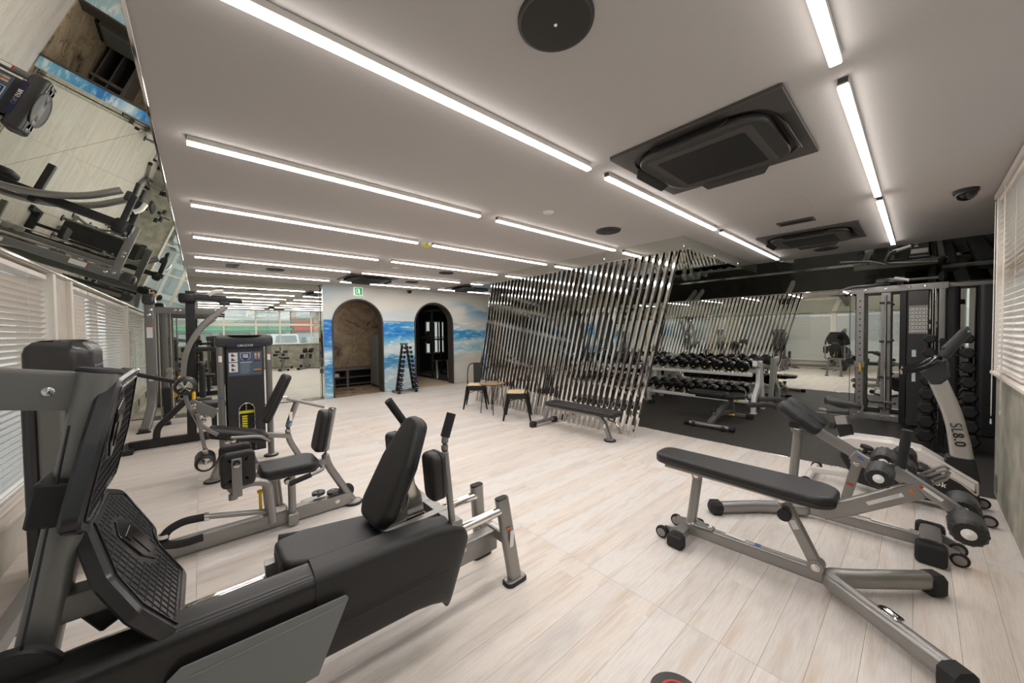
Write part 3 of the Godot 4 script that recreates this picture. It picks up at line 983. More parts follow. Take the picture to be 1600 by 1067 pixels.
func on_ceiling() -> void:
	air_conditioner(2.03, -0.425, "black ceiling air conditioner cassette nearest the blind with pull cords")
	air_conditioner(5.2, -0.43, "black ceiling air conditioner cassette above the rubber floor")
	air_conditioner(2.12, -6.9, "black ceiling air conditioner cassette close to the exit sign")
	air_conditioner(4.62, -6.9, "black ceiling air conditioner cassette past the far end of the slat screen")
	for g in [[0.998, -0.88, "beside the air conditioner nearest the blind"], [3.47, -2.31, "just before the mirrored ceiling box"], [0.996, -7.28, "beside the small vent near the left mirror wall"], [3.48, -5.82, "above the two black chairs"], [6.66, -0.88, "over the cable station"], [3.5, -7.3, "between the far tube lights before the mural"]]:
		var c := Vector3(g[0], CEIL, g[1])
		var o := thing("ceiling_speaker", "round dark ceiling speaker " + g[2], "speaker", c, "round ceiling speakers")
		lat(c + Vector3(0, -0.016, 0), Vector3.UP, [Vector2(0.128, 0), Vector2(0.136, 0.004), Vector2(0.138, 0.016)], 40); part("rim", "charcoal", o)
		lat(c + Vector3(0, -0.019, 0), Vector3.UP, [Vector2(0.118, 0), Vector2(0.128, 0.004)], 40); var gr := part("grille", "speaker", o)
		lat(c + Vector3(0, -0.0205, 0), Vector3.UP, [Vector2(0.006, 0), Vector2(0.008, 0.003)], 14); part("badge", "steel", gr)
	for g in [[2.495, -2.31, "flat white round alarm sounder by the second tube light"], [2.53, -5.89, "flat white round alarm sounder nearer the mural"]]:
		var c := Vector3(g[0], CEIL, g[1])
		var o := thing("alarm_disc", g[2], "alarm", c)
		lat(c + Vector3(0, -0.012, 0), Vector3.UP, [Vector2(0.04, 0), Vector2(0.05, 0.004), Vector2(0.052, 0.012)], 24); part("cover", "label_white", o)
		lat(c + Vector3(0, -0.014, 0), Vector3.UP, [Vector2(0.02, 0), Vector2(0.022, 0.003)], 20); part("centre_ring", "lamp_body", o)
	var y := Vector3(2.14, CEIL, -4.05)
	var sd := thing("smoke_detector", "white smoke detector with a yellow dust cap between two tube lights", "detector", y)
	lat(y + Vector3(0, -0.03, 0), Vector3.UP, [Vector2(0.052, 0), Vector2(0.054, 0.03)], 20); part("base", "label_white", sd)
	lat(y + Vector3(0, -0.06, 0), Vector3.UP, [Vector2(0.022, 0), Vector2(0.03, 0.012), Vector2(0.046, 0.016), Vector2(0.047, 0.03)], 20); part("dust_cap", "stack_yellow", sd)
	for g in [[4.74, -0.87, "slim dark ceiling vent beside the flush access panel"], [0.417, -7.28, "slim dark ceiling vent near the left mirror wall"]]:
		var c := Vector3(g[0], CEIL, g[1])
		var o := thing("ceiling_vent", g[2], "vent", c)
		for s in [-1, 1]:
			B(c + Vector3(0, -0.006, 0.14 * s), Vector3(0.16, 0.012, 0.024), 0.002); part("frame_side", "ac_plate", o)
			B(c + Vector3(0.07 * s, -0.006, 0), Vector3(0.022, 0.012, 0.3), 0.002); part("frame_side", "ac_plate", o)
		B(c + Vector3(0, -0.002, 0), Vector3(0.12, 0.004, 0.26), 0.0); part("backing", "black", o)
		for k in 5: B(c + Vector3(-0.045 + 0.0225 * k, -0.007, 0), Vector3(0.012, 0.004, 0.26), 0.001, Basis(Vector3.BACK, 0.5)); part("slat", "ac_body", o)
	var ap := thing("access_panel", "flush painted access panel in the ceiling by the dark vent", "panel", Vector3(4.09, CEIL, -0.875))
	B(Vector3(4.09, CEIL - 0.0015, -0.875), Vector3(0.40, 0.003, 0.43), 0.0012); part("panel", "ceiling", ap)
	B(Vector3(4.25, CEIL - 0.005, -0.87), Vector3(0.012, 0.005, 0.03), 0.001); part("latch", "steel", ap)
	for g in [[Vector3(4.778, CEIL, 0.24), "glossy dome camera on the ceiling by the blind", 0.07], [Vector3(4.14, CEIL, -8.78), "small dark dome camera above the ocean mural", 0.06]]:
		var o := thing("dome_camera", g[1], "camera", g[0])
		var r: float = g[2]
		lat(g[0] + Vector3(0, -0.03, 0), Vector3.UP, [Vector2(r, 0), Vector2(r * 1.02, 0.03)], 24); part("collar", "charcoal", o)
		var pr := [Vector2(0.001, -r * 0.86)]
		for k in 8: pr.append(Vector2(r * 0.9 * sin((k + 1) * PI / 16), -r * 0.86 * cos((k + 1) * PI / 16)))
		lat(g[0] + Vector3(0, -0.03, 0), Vector3.UP, pr, 24); part("dome", "gloss_black", o)
	var ex := thing("exit_sign", "green emergency exit sign over the first arch", "sign", Vector3(2.86, 2.47, -8.83))
	B(Vector3(2.86, 2.475, -8.83), Vector3(0.2, 0.19, 0.035), 0.004); part("case", "exit_white", ex)
	B(Vector3(2.865, 2.475, -8.811), Vector3(0.16, 0.165, 0.003), 0.001); part("green_panel", "exit_green", ex)
	pri(PackedVector2Array([Vector2(-0.055, -0.07), Vector2(-0.055, 0.06), Vector2(0.02, 0.06), Vector2(0.02, -0.07), Vector2(0.008, -0.07), Vector2(0.008, 0.045), Vector2(-0.043, 0.045), Vector2(-0.043, -0.07)]), Vector3(2.865, 2.475, -8.81), Vector3.RIGHT, Vector3.UP, Vector3(0, 0, 0.003)); part("door_symbol", "exit_white", ex)
	lat(Vector3(2.873, 2.514, -8.81), Vector3.BACK, [Vector2(0.012, 0), Vector2(0.012, 0.003)], 12)
	for g in [[0.01, 0.02, 0.0, -0.02, 0.011], [0.0, -0.02, -0.03, -0.05, 0.008], [0.0, -0.02, 0.03, -0.035, 0.008], [0.03, -0.035, 0.028, -0.062, 0.007], [0.01, 0.018, 0.042, 0.0, 0.006], [0.008, 0.018, -0.028, 0.004, 0.006]]:
		var a := Vector3(2.865 + g[0], 2.475 + g[1], -8.8085)
		var b := Vector3(2.865 + g[2], 2.475 + g[3], -8.8085)
		bar([a, b], 0.003, g[4] * 1.6, Vector3(b.y - a.y, a.x - b.x, 0).normalized(), 0.0005)
	part("running_figure", "exit_white", ex)

# ---------- the slatted screen ----------
func slat_screen() -> void:
	var o := thing("slat_screen", "screen of leaning chrome slats between wood floor and rubber floor", "screen", Vector3(4.42, 0, -4.4))
	var keep := ORG
	ORG = Vector3.ZERO
	sweep([Vector3.ZERO, Vector3(0, 2.435, 0.62)], rrect(0.06, 0.034, 0.003, 1), Vector3.BACK)
	var mesh := shape(0.8)
	ORG = keep
	for k in 39:
		put("slat", mesh, M.chrome, o, Vector3(4.42, 0, -2.565 - 0.0965 * k) - ORG)
	B(Vector3(4.42, 2.43, -3.77), Vector3(0.07, 0.012, 3.9), 0.002); part("head_rail", "chrome", o)

# ---------- chairs, table, benches ----------
func chairs_and_table() -> void:
	var o := thing("metal_chair", "black metal cafe chair with wooden seat turned towards the room beside the mural", "chair", Vector3.ZERO, "black cafe chairs at the round table")
	pri(rpoly([Vector2(-0.17, -0.17), Vector2(0.17, -0.17), Vector2(0.18, 0.18), Vector2(-0.18, 0.18)], 0.05), Vector3(0, 0.425, 0), Vector3.RIGHT, Vector3.BACK, Vector3(0, 0.012, 0), 0.003); part("seat_pan", "chair_metal", o)
	pad(rpoly([Vector2(-0.155, -0.155), Vector2(0.155, -0.155), Vector2(0.165, 0.165), Vector2(-0.165, 0.165)], 0.06), Vector3(0, 0.437, 0), Vector3.RIGHT, Vector3.BACK, Vector3.UP, 0.022, 0.009); part("seat", "wood_seat", o)
	for sx in [-1, 1]:
		for sz in [-1, 1]:
			var a := Vector3(0.15 * sx, 0.42, 0.15 * sz)
			var b := Vector3(0.225 * sx, 0.0, 0.225 * sz)
			sweep([a, a.lerp(b, 0.5), b], rrect(0.05, 0.05, 0.012, 2), Vector3.UP, true, [1.0, 0.7, 0.42]); part("leg", "chair_metal", o)
		bar([Vector3(0.165 * sx, 0.385, -0.165), Vector3(0.165 * sx, 0.385, 0.165)], 0.012, 0.07); part("apron", "chair_metal", o)
	for sz in [-1, 1]: bar([Vector3(-0.165, 0.385, 0.165 * sz), Vector3(0.165, 0.385, 0.165 * sz)], 0.012, 0.07); part("apron", "chair_metal", o)
	rod(bend([Vector3(-0.18, 0.43, -0.12), Vector3(-0.19, 0.62, -0.18), Vector3(-0.17, 0.845, -0.24), Vector3(0.17, 0.845, -0.24), Vector3(0.19, 0.62, -0.18), Vector3(0.18, 0.43, -0.12)], 0.12, 6), 0.0105, 10); part("back_tube", "chair_metal", o)
	pri(rpoly([Vector2(-0.065, 0), Vector2(0.065, 0), Vector2(0.078, 0.43), Vector2(-0.078, 0.43)], 0.01), Vector3(0, 0.42, -0.165), Vector3.RIGHT, Vector3(0, 0.985, -0.17), Vector3(0, 0, -0.008), 0.002); part("back_splat", "chair_metal", o)
	for k in 2:
		rod([Vector3(-0.16, 0.30, -0.19 + 0.38 * k).lerp(Vector3(0, 0.3, 0), 0.0), Vector3(0.0, 0.33, 0.0), Vector3(0.16, 0.30, 0.19 - 0.38 * k)], 0.006, 6); part("cross_brace", "chair_metal", o)
	o.position = Vector3(4.03, 0, -5.69)
	o.rotation.y = -0.72
	copy(o, "metal_chair", Vector3(4.02, 0, -4.47), -2.38, "black metal cafe chair with wooden seat between the round table and the flat bench")
	var c := Vector3(3.95, 0, -5.08)
	var t := thing("side_table", "small round wooden table with black carry handle and thin legs", "table", c)
	lat(c + Vector3(0, 0.52, 0), Vector3.UP, [Vector2(0.218, 0), Vector2(0.23, 0.006), Vector2(0.23, 0.014)], 36); part("rim", "chair_metal", t)
	lat(c + Vector3(0, 0.534, 0), Vector3.UP, [Vector2(0.23, 0), Vector2(0.228, 0.012)], 36); part("table_top", "table_wood", t)
	for k in 4:
		var d := Vector3(cos(k * PI / 2 + 0.6), 0, sin(k * PI / 2 + 0.6))
		rod([c + d * 0.17 + Vector3(0, 0.525, 0), c + d * 0.21], 0.007, 8); part("leg", "chair_metal", t)
	var hd := Vector3(0.75, 0, 0.66)
	rod(bend([c - hd * 0.12 + Vector3(0, 0.54, 0), c - hd * 0.11 + Vector3(0, 0.6, 0), c + hd * 0.11 + Vector3(0, 0.6, 0), c + hd * 0.12 + Vector3(0, 0.54, 0)], 0.05), 0.008, 8); part("handle", "chair_metal", t)

func flat_bench() -> void:
	var x := 4.04
	var o := thing("flat_bench", "low flat bench with long black pad in front of the chrome slats", "bench", Vector3(x, 0, -3.2))
	pad(rpoly([Vector2(-0.14, -0.6), Vector2(0.14, -0.6), Vector2(0.14, 0.6), Vector2(-0.14, 0.6)], 0.05), Vector3(x, 0.335, -3.15), Vector3.RIGHT, Vector3.BACK, Vector3.UP, 0.06, 0.014, 0.03); part("pad", "leather", o)
	bar(bend([Vector3(x, 0.05, -3.86), Vector3(x, 0.305, -3.80), Vector3(x, 0.305, -2.80), Vector3(x, 0.03, -2.68)], 0.13, 7), 0.06, 0.05, Vector3.RIGHT, 0.015); part("frame", "silver", o)
	bar([Vector3(x - 0.25, 0.055, -3.88), Vector3(x + 0.25, 0.055, -3.88)], 0.06, 0.05, Vector3.UP, 0.015); part("cross_foot", "silver", o)
	for s in [-1, 1]:
		pad(rrect(0.10, 0.09, 0.03), Vector3(x + 0.24 * s, 0.0, -3.88), Vector3.RIGHT, Vector3.FORWARD, Vector3.UP, 0.085, 0.02); part("rubber_foot", "rubber", o)
	lat(Vector3(x, 0, -2.68), Vector3.UP, [Vector2(0.075, 0), Vector2(0.078, 0.012), Vector2(0.07, 0.02)], 24); part("rubber_foot", "rubber", o)
	lat(Vector3(x, 0.02, -2.68), Vector3.UP, [Vector2(0.06, 0), Vector2(0.03, 0.02)], 24); part("flange", "silver", o)
	rod(bend([Vector3(x + 0.02, 0.27, -2.70), Vector3(x + 0.02, 0.24, -2.58), Vector3(x + 0.02, 0.12, -2.54)], 0.06), 0.014, 8); part("tow_handle", "steel", o)
	B(Vector3(x - 0.031, 0.19, -2.74), Vector3(0.002, 0.05, 0.03), 0.0); part("label_sticker", "label_white", o)

func adjustable_bench(at: Vector3, label: String) -> Node3D:
	var o := thing("adjustable_bench", label, "bench", at, "adjustable benches on the rubber floor")
	var p := at
	# at: middle of the front foot bar; the spine runs towards +x
	rod([p + Vector3(0, 0.045, -0.27), p + Vector3(0, 0.045, 0.27)], 0.032, 14); part("front_foot", "silver", o)
	for s in [-1, 1]:
		rod([p + Vector3(0, 0.042, 0.27 * s), p + Vector3(0, 0.042, 0.34 * s)], 0.036, 12); part("rubber_end", "rubber", o)
		lat(p + Vector3(-0.035, 0.035, 0.2 * s), Vector3.BACK, [Vector2(0.034, -0.015), Vector2(0.036, 0), Vector2(0.034, 0.015)], 16); part("wheel", "rubber", o)
	bar([p + Vector3(0.02, 0.06, 0), p + Vector3(0.75, 0.27, 0)], 0.07, 0.06); part("spine", "silver", o)
	bar([p + Vector3(0.3, 0.15, 0.0), p + Vector3(1.05, 0.10, 0)], 0.05, 0.05); part("lower_spine", "silver", o)
	bar([p + Vector3(1.05, 0.04, -0.2), p + Vector3(1.05, 0.04, 0.2)], 0.06, 0.05); part("rear_foot", "silver", o)
	for s in [-1, 1]: bar([p + Vector3(1.05, 0.04, 0.19 * s), p + Vector3(1.05, 0.04, 0.29 * s)], 0.068, 0.06); part("rubber_end", "rubber", o)
	bar([p + Vector3(1.03, 0.06, 0.0), p + Vector3(0.92, 0.36, 0.0)], 0.07, 0.05); part("rear_post", "silver", o)
	rod([p + Vector3(0.22, 0.1, 0), p + Vector3(0.2, 0.22, 0)], 0.026, 12); part("stop_post", "silver", o)
	lat(p + Vector3(0.2, 0.22, 0), Vector3.UP, [Vector2(0.036, 0), Vector2(0.038, 0.025), Vector2(0.03, 0.03)], 14); part("rubber_cap", "rubber", o)
	for g in [Vector3(0.95, 0.30, 0.07), Vector3(0.62, 0.12, 0.12)]:
		lat(p + g, Vector3(0.2, 0, 1), [Vector2(0.008, -0.05), Vector2(0.008, 0), Vector2(0.02, 0.004), Vector2(0.02, 0.03)], 12); part("pull_pin", "yellow", o)
	bar([p + Vector3(0.62, 0.365, -0.42), p + Vector3(0.62, 0.365, 0.12)], 0.06, 0.04); part("pad_rail", "black", o)
	pad(rpoly([Vector2(-0.15, -0.52), Vector2(0.15, -0.52), Vector2(0.15, 0.03), Vector2(-0.15, 0.03)], 0.05), p + Vector3(0.66, 0.385, 0), Vector3.RIGHT, Vector3.BACK, Vector3.UP, 0.06, 0.018, 0.03); part("back_pad", "leather", o)
	pad(rpoly([Vector2(-0.2, 0.045), Vector2(0.2, 0.045), Vector2(0.2, 0.20), Vector2(0.1, 0.30), Vector2(-0.1, 0.30), Vector2(-0.2, 0.20)], 0.04), p + Vector3(0.66, 0.385, 0), Vector3.RIGHT, Vector3.BACK, Vector3.UP, 0.06, 0.018, 0.03); part("seat_pad", "leather", o)
	return o

const ORD := ["first", "second", "third", "fourth", "fifth", "sixth", "seventh", "eighth", "ninth", "tenth"]
# ---------- dumbbells ----------
func dumbbell(label: String, b: Vector3, r: float, headlen: float, grip: float, axis: Vector3, group: String, hex := false, badge := "stack_yellow", turn := 0.0) -> Node3D:
	var o := thing("dumbbell", label, "dumbbell", b, group)
	rod([b - axis * (grip / 2 + 0.01), b + axis * (grip / 2 + 0.01)], max(0.013, r * 0.17), 10); part("handle", "steel", o)
	for s in [-1, 1]:
		var c: Vector3 = b + axis * s * (grip / 2 + headlen / 2)
		if hex: lat(c, axis, [Vector2(r * 0.74, -headlen / 2), Vector2(r, -headlen / 2 + 0.022), Vector2(r, headlen / 2 - 0.022), Vector2(r * 0.74, headlen / 2)], 6)
		else: lat(c, axis, [Vector2(r * 0.8, -headlen / 2), Vector2(r, -headlen / 2 + 0.02), Vector2(r, headlen / 2 - 0.02), Vector2(r * 0.86, headlen / 2), Vector2(r * 0.8, headlen / 2 - 0.003)], 20)
		var h := part("head", "gloss_black" if not hex else "rubber", o, 0.72 if not hex else 0.9)
		if badge != "" and s == -1:
			var q: Vector3 = c - axis * (headlen / 2 - 0.002)
			if badge == "ring":
				lat(q, -axis, [Vector2(r * 0.72, -0.003), Vector2(r * 0.72, 0.003), Vector2(r * 0.5, 0.003)], 20); part("blue_face", "navy", h)
				B(q - axis * 0.004, Vector3(r * 0.8, r * 0.35, 0.003), 0.0005, bas(-axis)); part("number_badge", "steel", h)
			else:
				B(q - axis * 0.001 + Vector3(0, -r * 0.35, 0), Vector3(r * 0.34, r * 0.17, 0.003), 0.0005, bas(-axis)); part("number_badge", badge, h)
	return o

func dumbbell_rack(z0: float, label: String, side: String) -> void:
	var o := thing("dumbbell_rack", label, "rack", Vector3(7.4, 0, z0 - 0.95), "white two tier dumbbell racks")
	for k in 2:
		var z := z0 - 1.9 * k
		bar(bend([Vector3(7.14, 0.0, z), Vector3(7.15, 0.24, z), Vector3(7.42, 0.46, z), Vector3(7.45, 0.83, z), Vector3(7.2, 0.86, z)], 0.1, 5), 0.10, 0.07, Vector3.BACK, 0.016); part("end_leg", "white_paint", o)
		bar([Vector3(7.70, 0.0, z), Vector3(7.58, 0.5, z), Vector3(7.5, 0.88, z)], 0.10, 0.07, Vector3.BACK, 0.016); part("end_leg", "white_paint", o)
		B(Vector3(7.14, 0.006, z), Vector3(0.11, 0.012, 0.09), 0.003); part("foot_plate", "white_paint", o)
		bar([Vector3(7.42, 0.42, z), Vector3(7.60, 0.47, z)], 0.05, 0.07, Vector3.UP, 0.01); part("end_brace", "white_paint", o)
	for g in [[0.665, 7.13], [0.235, 6.93]]:
		for s in [0, 1]:
			var q := Vector3(g[1] - 0.02 + 0.28 * s, g[0] + 0.05 * s, z0 - 0.95)
			B(q, Vector3(0.05, 0.05, 1.88), 0.006, Basis(Vector3.BACK, 0.18)); part("tray_rail", "white_paint", o)
			for k in 10:
				B(q + Vector3(-0.005, 0.04, 0.9018 - 0.2035 * k), Vector3(0.06, 0.045, 0.016), 0.006, Basis(Vector3.BACK, 0.18)); part("saddle", "white_paint", o)
	var axis := Vector3(1, 0.18, 0).normalized()
	for t in 2:
		for k in 9:
			var r := 0.098 - 0.0028 * k
			var x: float = [7.13, 6.93][t]
			var y: float = [0.83, 0.40][t]
			dumbbell("black round dumbbell, %s from window end, %s tier, %s" % [ORD[k], ["upper", "lower"][t], side], Vector3(x + 0.10, y + 0.0, z0 - 0.15 - 0.2035 * k), r, 0.115, 0.125, axis, "round dumbbells on the white racks")

func small_dumbbell_stand() -> void:
	var b := Vector3(3.80, 0, -8.42)
	var o := thing("dumbbell_stand", "upright two column stand of small dumbbells between the arches", "rack", b)
	for s in [-1, 1]:
		bar([b + Vector3(0.22 * s, 0.05, 0), b + Vector3(0.05 * s, 1.2, 0)], 0.05, 0.03, Vector3.BACK, 0.006); part("column", "charcoal", o)
		bar([b + Vector3(0.22 * s, 0.04, -0.18), b + Vector3(0.22 * s, 0.04, 0.17)], 0.05, 0.04, Vector3.UP, 0.006); part("foot", "silver", o)
		for e in [-1, 1]: B(b + Vector3(0.22 * s, 0.025, 0.17 * e), Vector3(0.065, 0.05, 0.06), 0.01); part("rubber_end", "rubber", o)
	bar([b + Vector3(-0.22, 0.045, 0.02), b + Vector3(0.22, 0.045, 0.02)], 0.03, 0.04, Vector3.UP, 0.006); part("base_bar", "silver", o)
	bar([b + Vector3(-0.09, 1.2, 0), b + Vector3(0.09, 1.2, 0)], 0.05, 0.05, Vector3.UP, 0.006); part("head_bar", "silver", o)
	for s in [-1, 1]:
		for k in 10:
			var t := (k + 0.6) / 10.2
			var r := 0.0515 - 0.002 * k
			var q := b + Vector3(s * (0.22 - 0.165 * t), 0.05 + 1.13 * t, 0)
			B(q + Vector3(0, -r - 0.0045, 0.11), Vector3(0.05, 0.006, 0.2), 0.0015); part("cradle", "charcoal", o)
			var keep := ORG
			dumbbell("small black dumbbell, %s from the floor, on the column nearer the %s" % [ORD[k], "first arch" if s < 0 else "second arch"], q + Vector3(0.0, 0.0, 0.135), r, 0.05, 0.12, Vector3(0, 0, -1), "small dumbbells on the stand by the mural", false, "ring")
			ORG = keep

func hex_stand() -> void:
	var b := Vector3(6.62, 0, 0.22)
	var o := thing("hex_dumbbell_stand", "black upright stand of hexagonal dumbbells behind the exercise bike", "rack", b)
	for s in [-1, 1]:
		bar([b + Vector3(0, 0.03, 0.04 * s), b + Vector3(0, 1.32, 0.035 * s)], 0.05, 0.04, Vector3.RIGHT, 0.006); part("column", "black", o)
	bar([b + Vector3(-0.25, 0.025, 0), b + Vector3(0.25, 0.025, 0)], 0.2, 0.04, Vector3.UP, 0.006); part("base", "black", o)
	for s in [-1, 1]:
		for k in 8:
			var r := 0.084 - 0.004 * k
			var q: Vector3 = b + Vector3(0.0, 0.16 + 0.165 * k, s * (0.165 - 0.004 * k))
			B(q + Vector3(0.0, -0.03, -0.05 * s), Vector3(0.07, 0.015, 0.1), 0.003); part("cradle", "black", o)
			var keep := ORG
			dumbbell("black hexagonal dumbbell, %s from the floor, on the stand side facing the %s" % [ORD[k], "window" if s > 0 else "cable station"], q, r, 0.10, 0.13, Vector3(1, 0, 0), "hexagonal dumbbells on the upright stand", true, "")
			ORG = keep

# ---------- the street outside ----------
func street() -> void:
	var g := struct("ground_outside")
	slab("road", "road", g, Vector3(-40, -0.4, 0.96), Vector3(50, -0.17, 40), 0.0)
	slab("pavement", "pavement", g, Vector3(-40, -0.3, 15.8), Vector3(50, -0.1, 40), 0.0)
	slab("road", "road", g, Vector3(-40, -0.4, 0.96), Vector3(-1.21, -0.17, -40), 0.0)
	var rows := [["white shop building with a long green awning across the street", -16.0, 5.9, "facade_white", true], ["brick shop building with red signs across the street", 6.0, 20.0, "facade_brick", false]]
	for d in rows:
		var o := thing("street_building", d[0], "building", Vector3((d[1] + d[2]) / 2, -0.1, 20))
		bx(Vector3(d[1], -0.1, 18), Vector3(d[2], 9.0, 22), 0.0); part("wall", d[3], o)
		var n := int((d[2] - d[1]) / 2.4)
		for k in n:
			var x: float = d[1] + 0.3 + 2.4 * k
			bx(Vector3(x, 2.95, 17.93), Vector3(x + 1.7, 4.4, 18.02), 0.0); var wf := part("window", "facade_grey", o)
			bx(Vector3(x + 0.07, 3.02, 17.9), Vector3(x + 0.82, 4.33, 17.94), 0.0); part("pane", "far_glass", wf)
			bx(Vector3(x + 0.88, 3.02, 17.9), Vector3(x + 1.63, 4.33, 17.94), 0.0); part("pane", "far_glass", wf)
			bx(Vector3(x, 0.1, 17.95), Vector3(x + 2.0, 1.7, 18.02), 0.0); var sf := part("shop_front", "facade_grey", o)
			bx(Vector3(x + 0.08, 0.3, 17.92), Vector3(x + 1.92, 1.6, 17.96), 0.0); part("pane", "far_glass", sf)
		if d[4]:
			pri(PackedVector2Array([Vector2(0, 0), Vector2(0, 0.34), Vector2(-0.9, 0.04), Vector2(-0.9, 0)]), Vector3(d[1] + 0.4, 1.86, 18.0), Vector3.BACK, Vector3.UP, Vector3(d[2] - d[1] - 0.4, 0, 0)); part("awning", "awning_green", o)
			bx(Vector3(d[1], 2.55, 17.7), Vector3(d[2], 2.72, 18), 0.0); part("ledge", "facade_grey", o)
		else:
			bx(Vector3(d[1] + 0.15, 1.86, 17.75), Vector3(d[2] - 4, 2.2, 18), 0.0); part("sign_board", "sign_red", o)
			bx(Vector3(d[1] + 0.15, 2.5, 17.8), Vector3(d[2] - 4, 2.64, 18), 0.0); part("sign_strip", "sign_red", o)
	var s := thing("street_side_building", "pale building outside the left windows", "building", Vector3(-9, -0.1, -5))
	bx(Vector3(-11, -0.1, -30), Vector3(-7, 6, 6), 0.0); part("wall", "facade_white", s)
	for k in 9:
		bx(Vector3(-7.05, 0.9, -26 + 3.4 * k), Vector3(-6.95, 2.2, -24 + 3.4 * k), 0.0); part("window", "far_glass", s)
	car(Vector3(4.6, -0.17, 13.0), 4.4, 1.72, true, "white van parked across the street", "car_white")
	car(Vector3(6.9, -0.17, 13.0), 4.1, 1.48, false, "silver grey car parked on the street", "car_grey")

func car(at: Vector3, len: float, h: float, van: bool, label: String, m: String) -> void:
	var o := thing("van" if van else "car", label, "vehicle", at)
	var l := len / 2
	var body := [Vector2(-l, 0.3), Vector2(l, 0.3), Vector2(l, 0.85), Vector2(l * 0.62, 1.0), Vector2(l * 0.34, h), Vector2(-l * 0.98, h), Vector2(-l, 1.0)] if van else [Vector2(-l, 0.28), Vector2(l, 0.28), Vector2(l, 0.72), Vector2(l * 0.45, 0.88), Vector2(l * 0.16, h), Vector2(-l * 0.5, h), Vector2(-l * 0.85, 0.95), Vector2(-l, 0.85)]
	pri(rpoly(body, 0.1, 3), at + Vector3(0, 0, -0.85), Vector3.RIGHT, Vector3.UP, Vector3(0, 0, 1.7), 0.05); part("body", m, o)
	for s in [-1, 1]:
		var gl := [Vector2(-l * 0.9, 1.1), Vector2(l * 0.5, 1.08), Vector2(l * 0.32, h - 0.12), Vector2(-l * 0.9, h - 0.12)] if van else [Vector2(-l * 0.72, 0.92), Vector2(l * 0.38, 0.92), Vector2(l * 0.13, h - 0.08), Vector2(-l * 0.46, h - 0.08)]
		pri(rpoly(gl, 0.06, 2), at + Vector3(0, 0, 0.84 * s), Vector3.RIGHT, Vector3.UP, Vector3(0, 0, 0.02 * s)); part("side_window", "far_glass", o)
		for e in [-0.62, 0.62]:
			lat(at + Vector3(l * e, 0.32, 0.72 * s), Vector3(0, 0, s), [Vector2(0.32, -0.1), Vector2(0.32, 0.1), Vector2(0.2, 0.15)], 20); var wh := part("wheel", "rubber", o)
			lat(at + Vector3(l * e, 0.32, 0.8 * s), Vector3(0, 0, s), [Vector2(0.19, 0), Vector2(0.19, 0.09)], 16); part("hub_cap", "steel", wh)
	var fw := 0.62 if van else 0.42
	pri(rpoly([Vector2(-0.68, h - 0.62), Vector2(0.68, h - 0.62), Vector2(0.6, h - 0.12), Vector2(-0.6, h - 0.12)], 0.05, 2), at + Vector3(l * fw, 0, 0), Vector3.BACK, Vector3.UP, Vector3(0.05, 0.0, 0)); part("windscreen", "far_glass", o)
	o.rotation.y = PI / 2

# ---------- machines ----------
func foot_disc(o: Node3D, c: Vector3, r := 0.075) -> void:
	lat(c, Vector3.UP, [Vector2(r * 0.97, 0), Vector2(r, 0.004), Vector2(r, 0.014), Vector2(r * 0.9, 0.018)], 24); part("rubber_foot", "rubber", o)
	lat(c + Vector3(0, 0.016, 0), Vector3.UP, [Vector2(r * 0.88, 0), Vector2(r * 0.86, 0.008), Vector2(r * 0.5, 0.02)], 24); part("foot_flange", "silver", o)

func bolt(o: Node3D, c: Vector3, n: Vector3, r := 0.012) -> void:
	lat(c, n, [Vector2(r * 1.45, 0), Vector2(r * 1.45, 0.002), Vector2(r, 0.003), Vector2(r * 0.9, 0.008), Vector2(r * 0.4, 0.009)], 14); part("bolt", "chrome", o)

func sticker(o: Node3D, c: Vector3, s: Vector3, m: String, b := Basis()) -> void:
	B(c, s, 0.0, b); part("label_sticker", m, o)

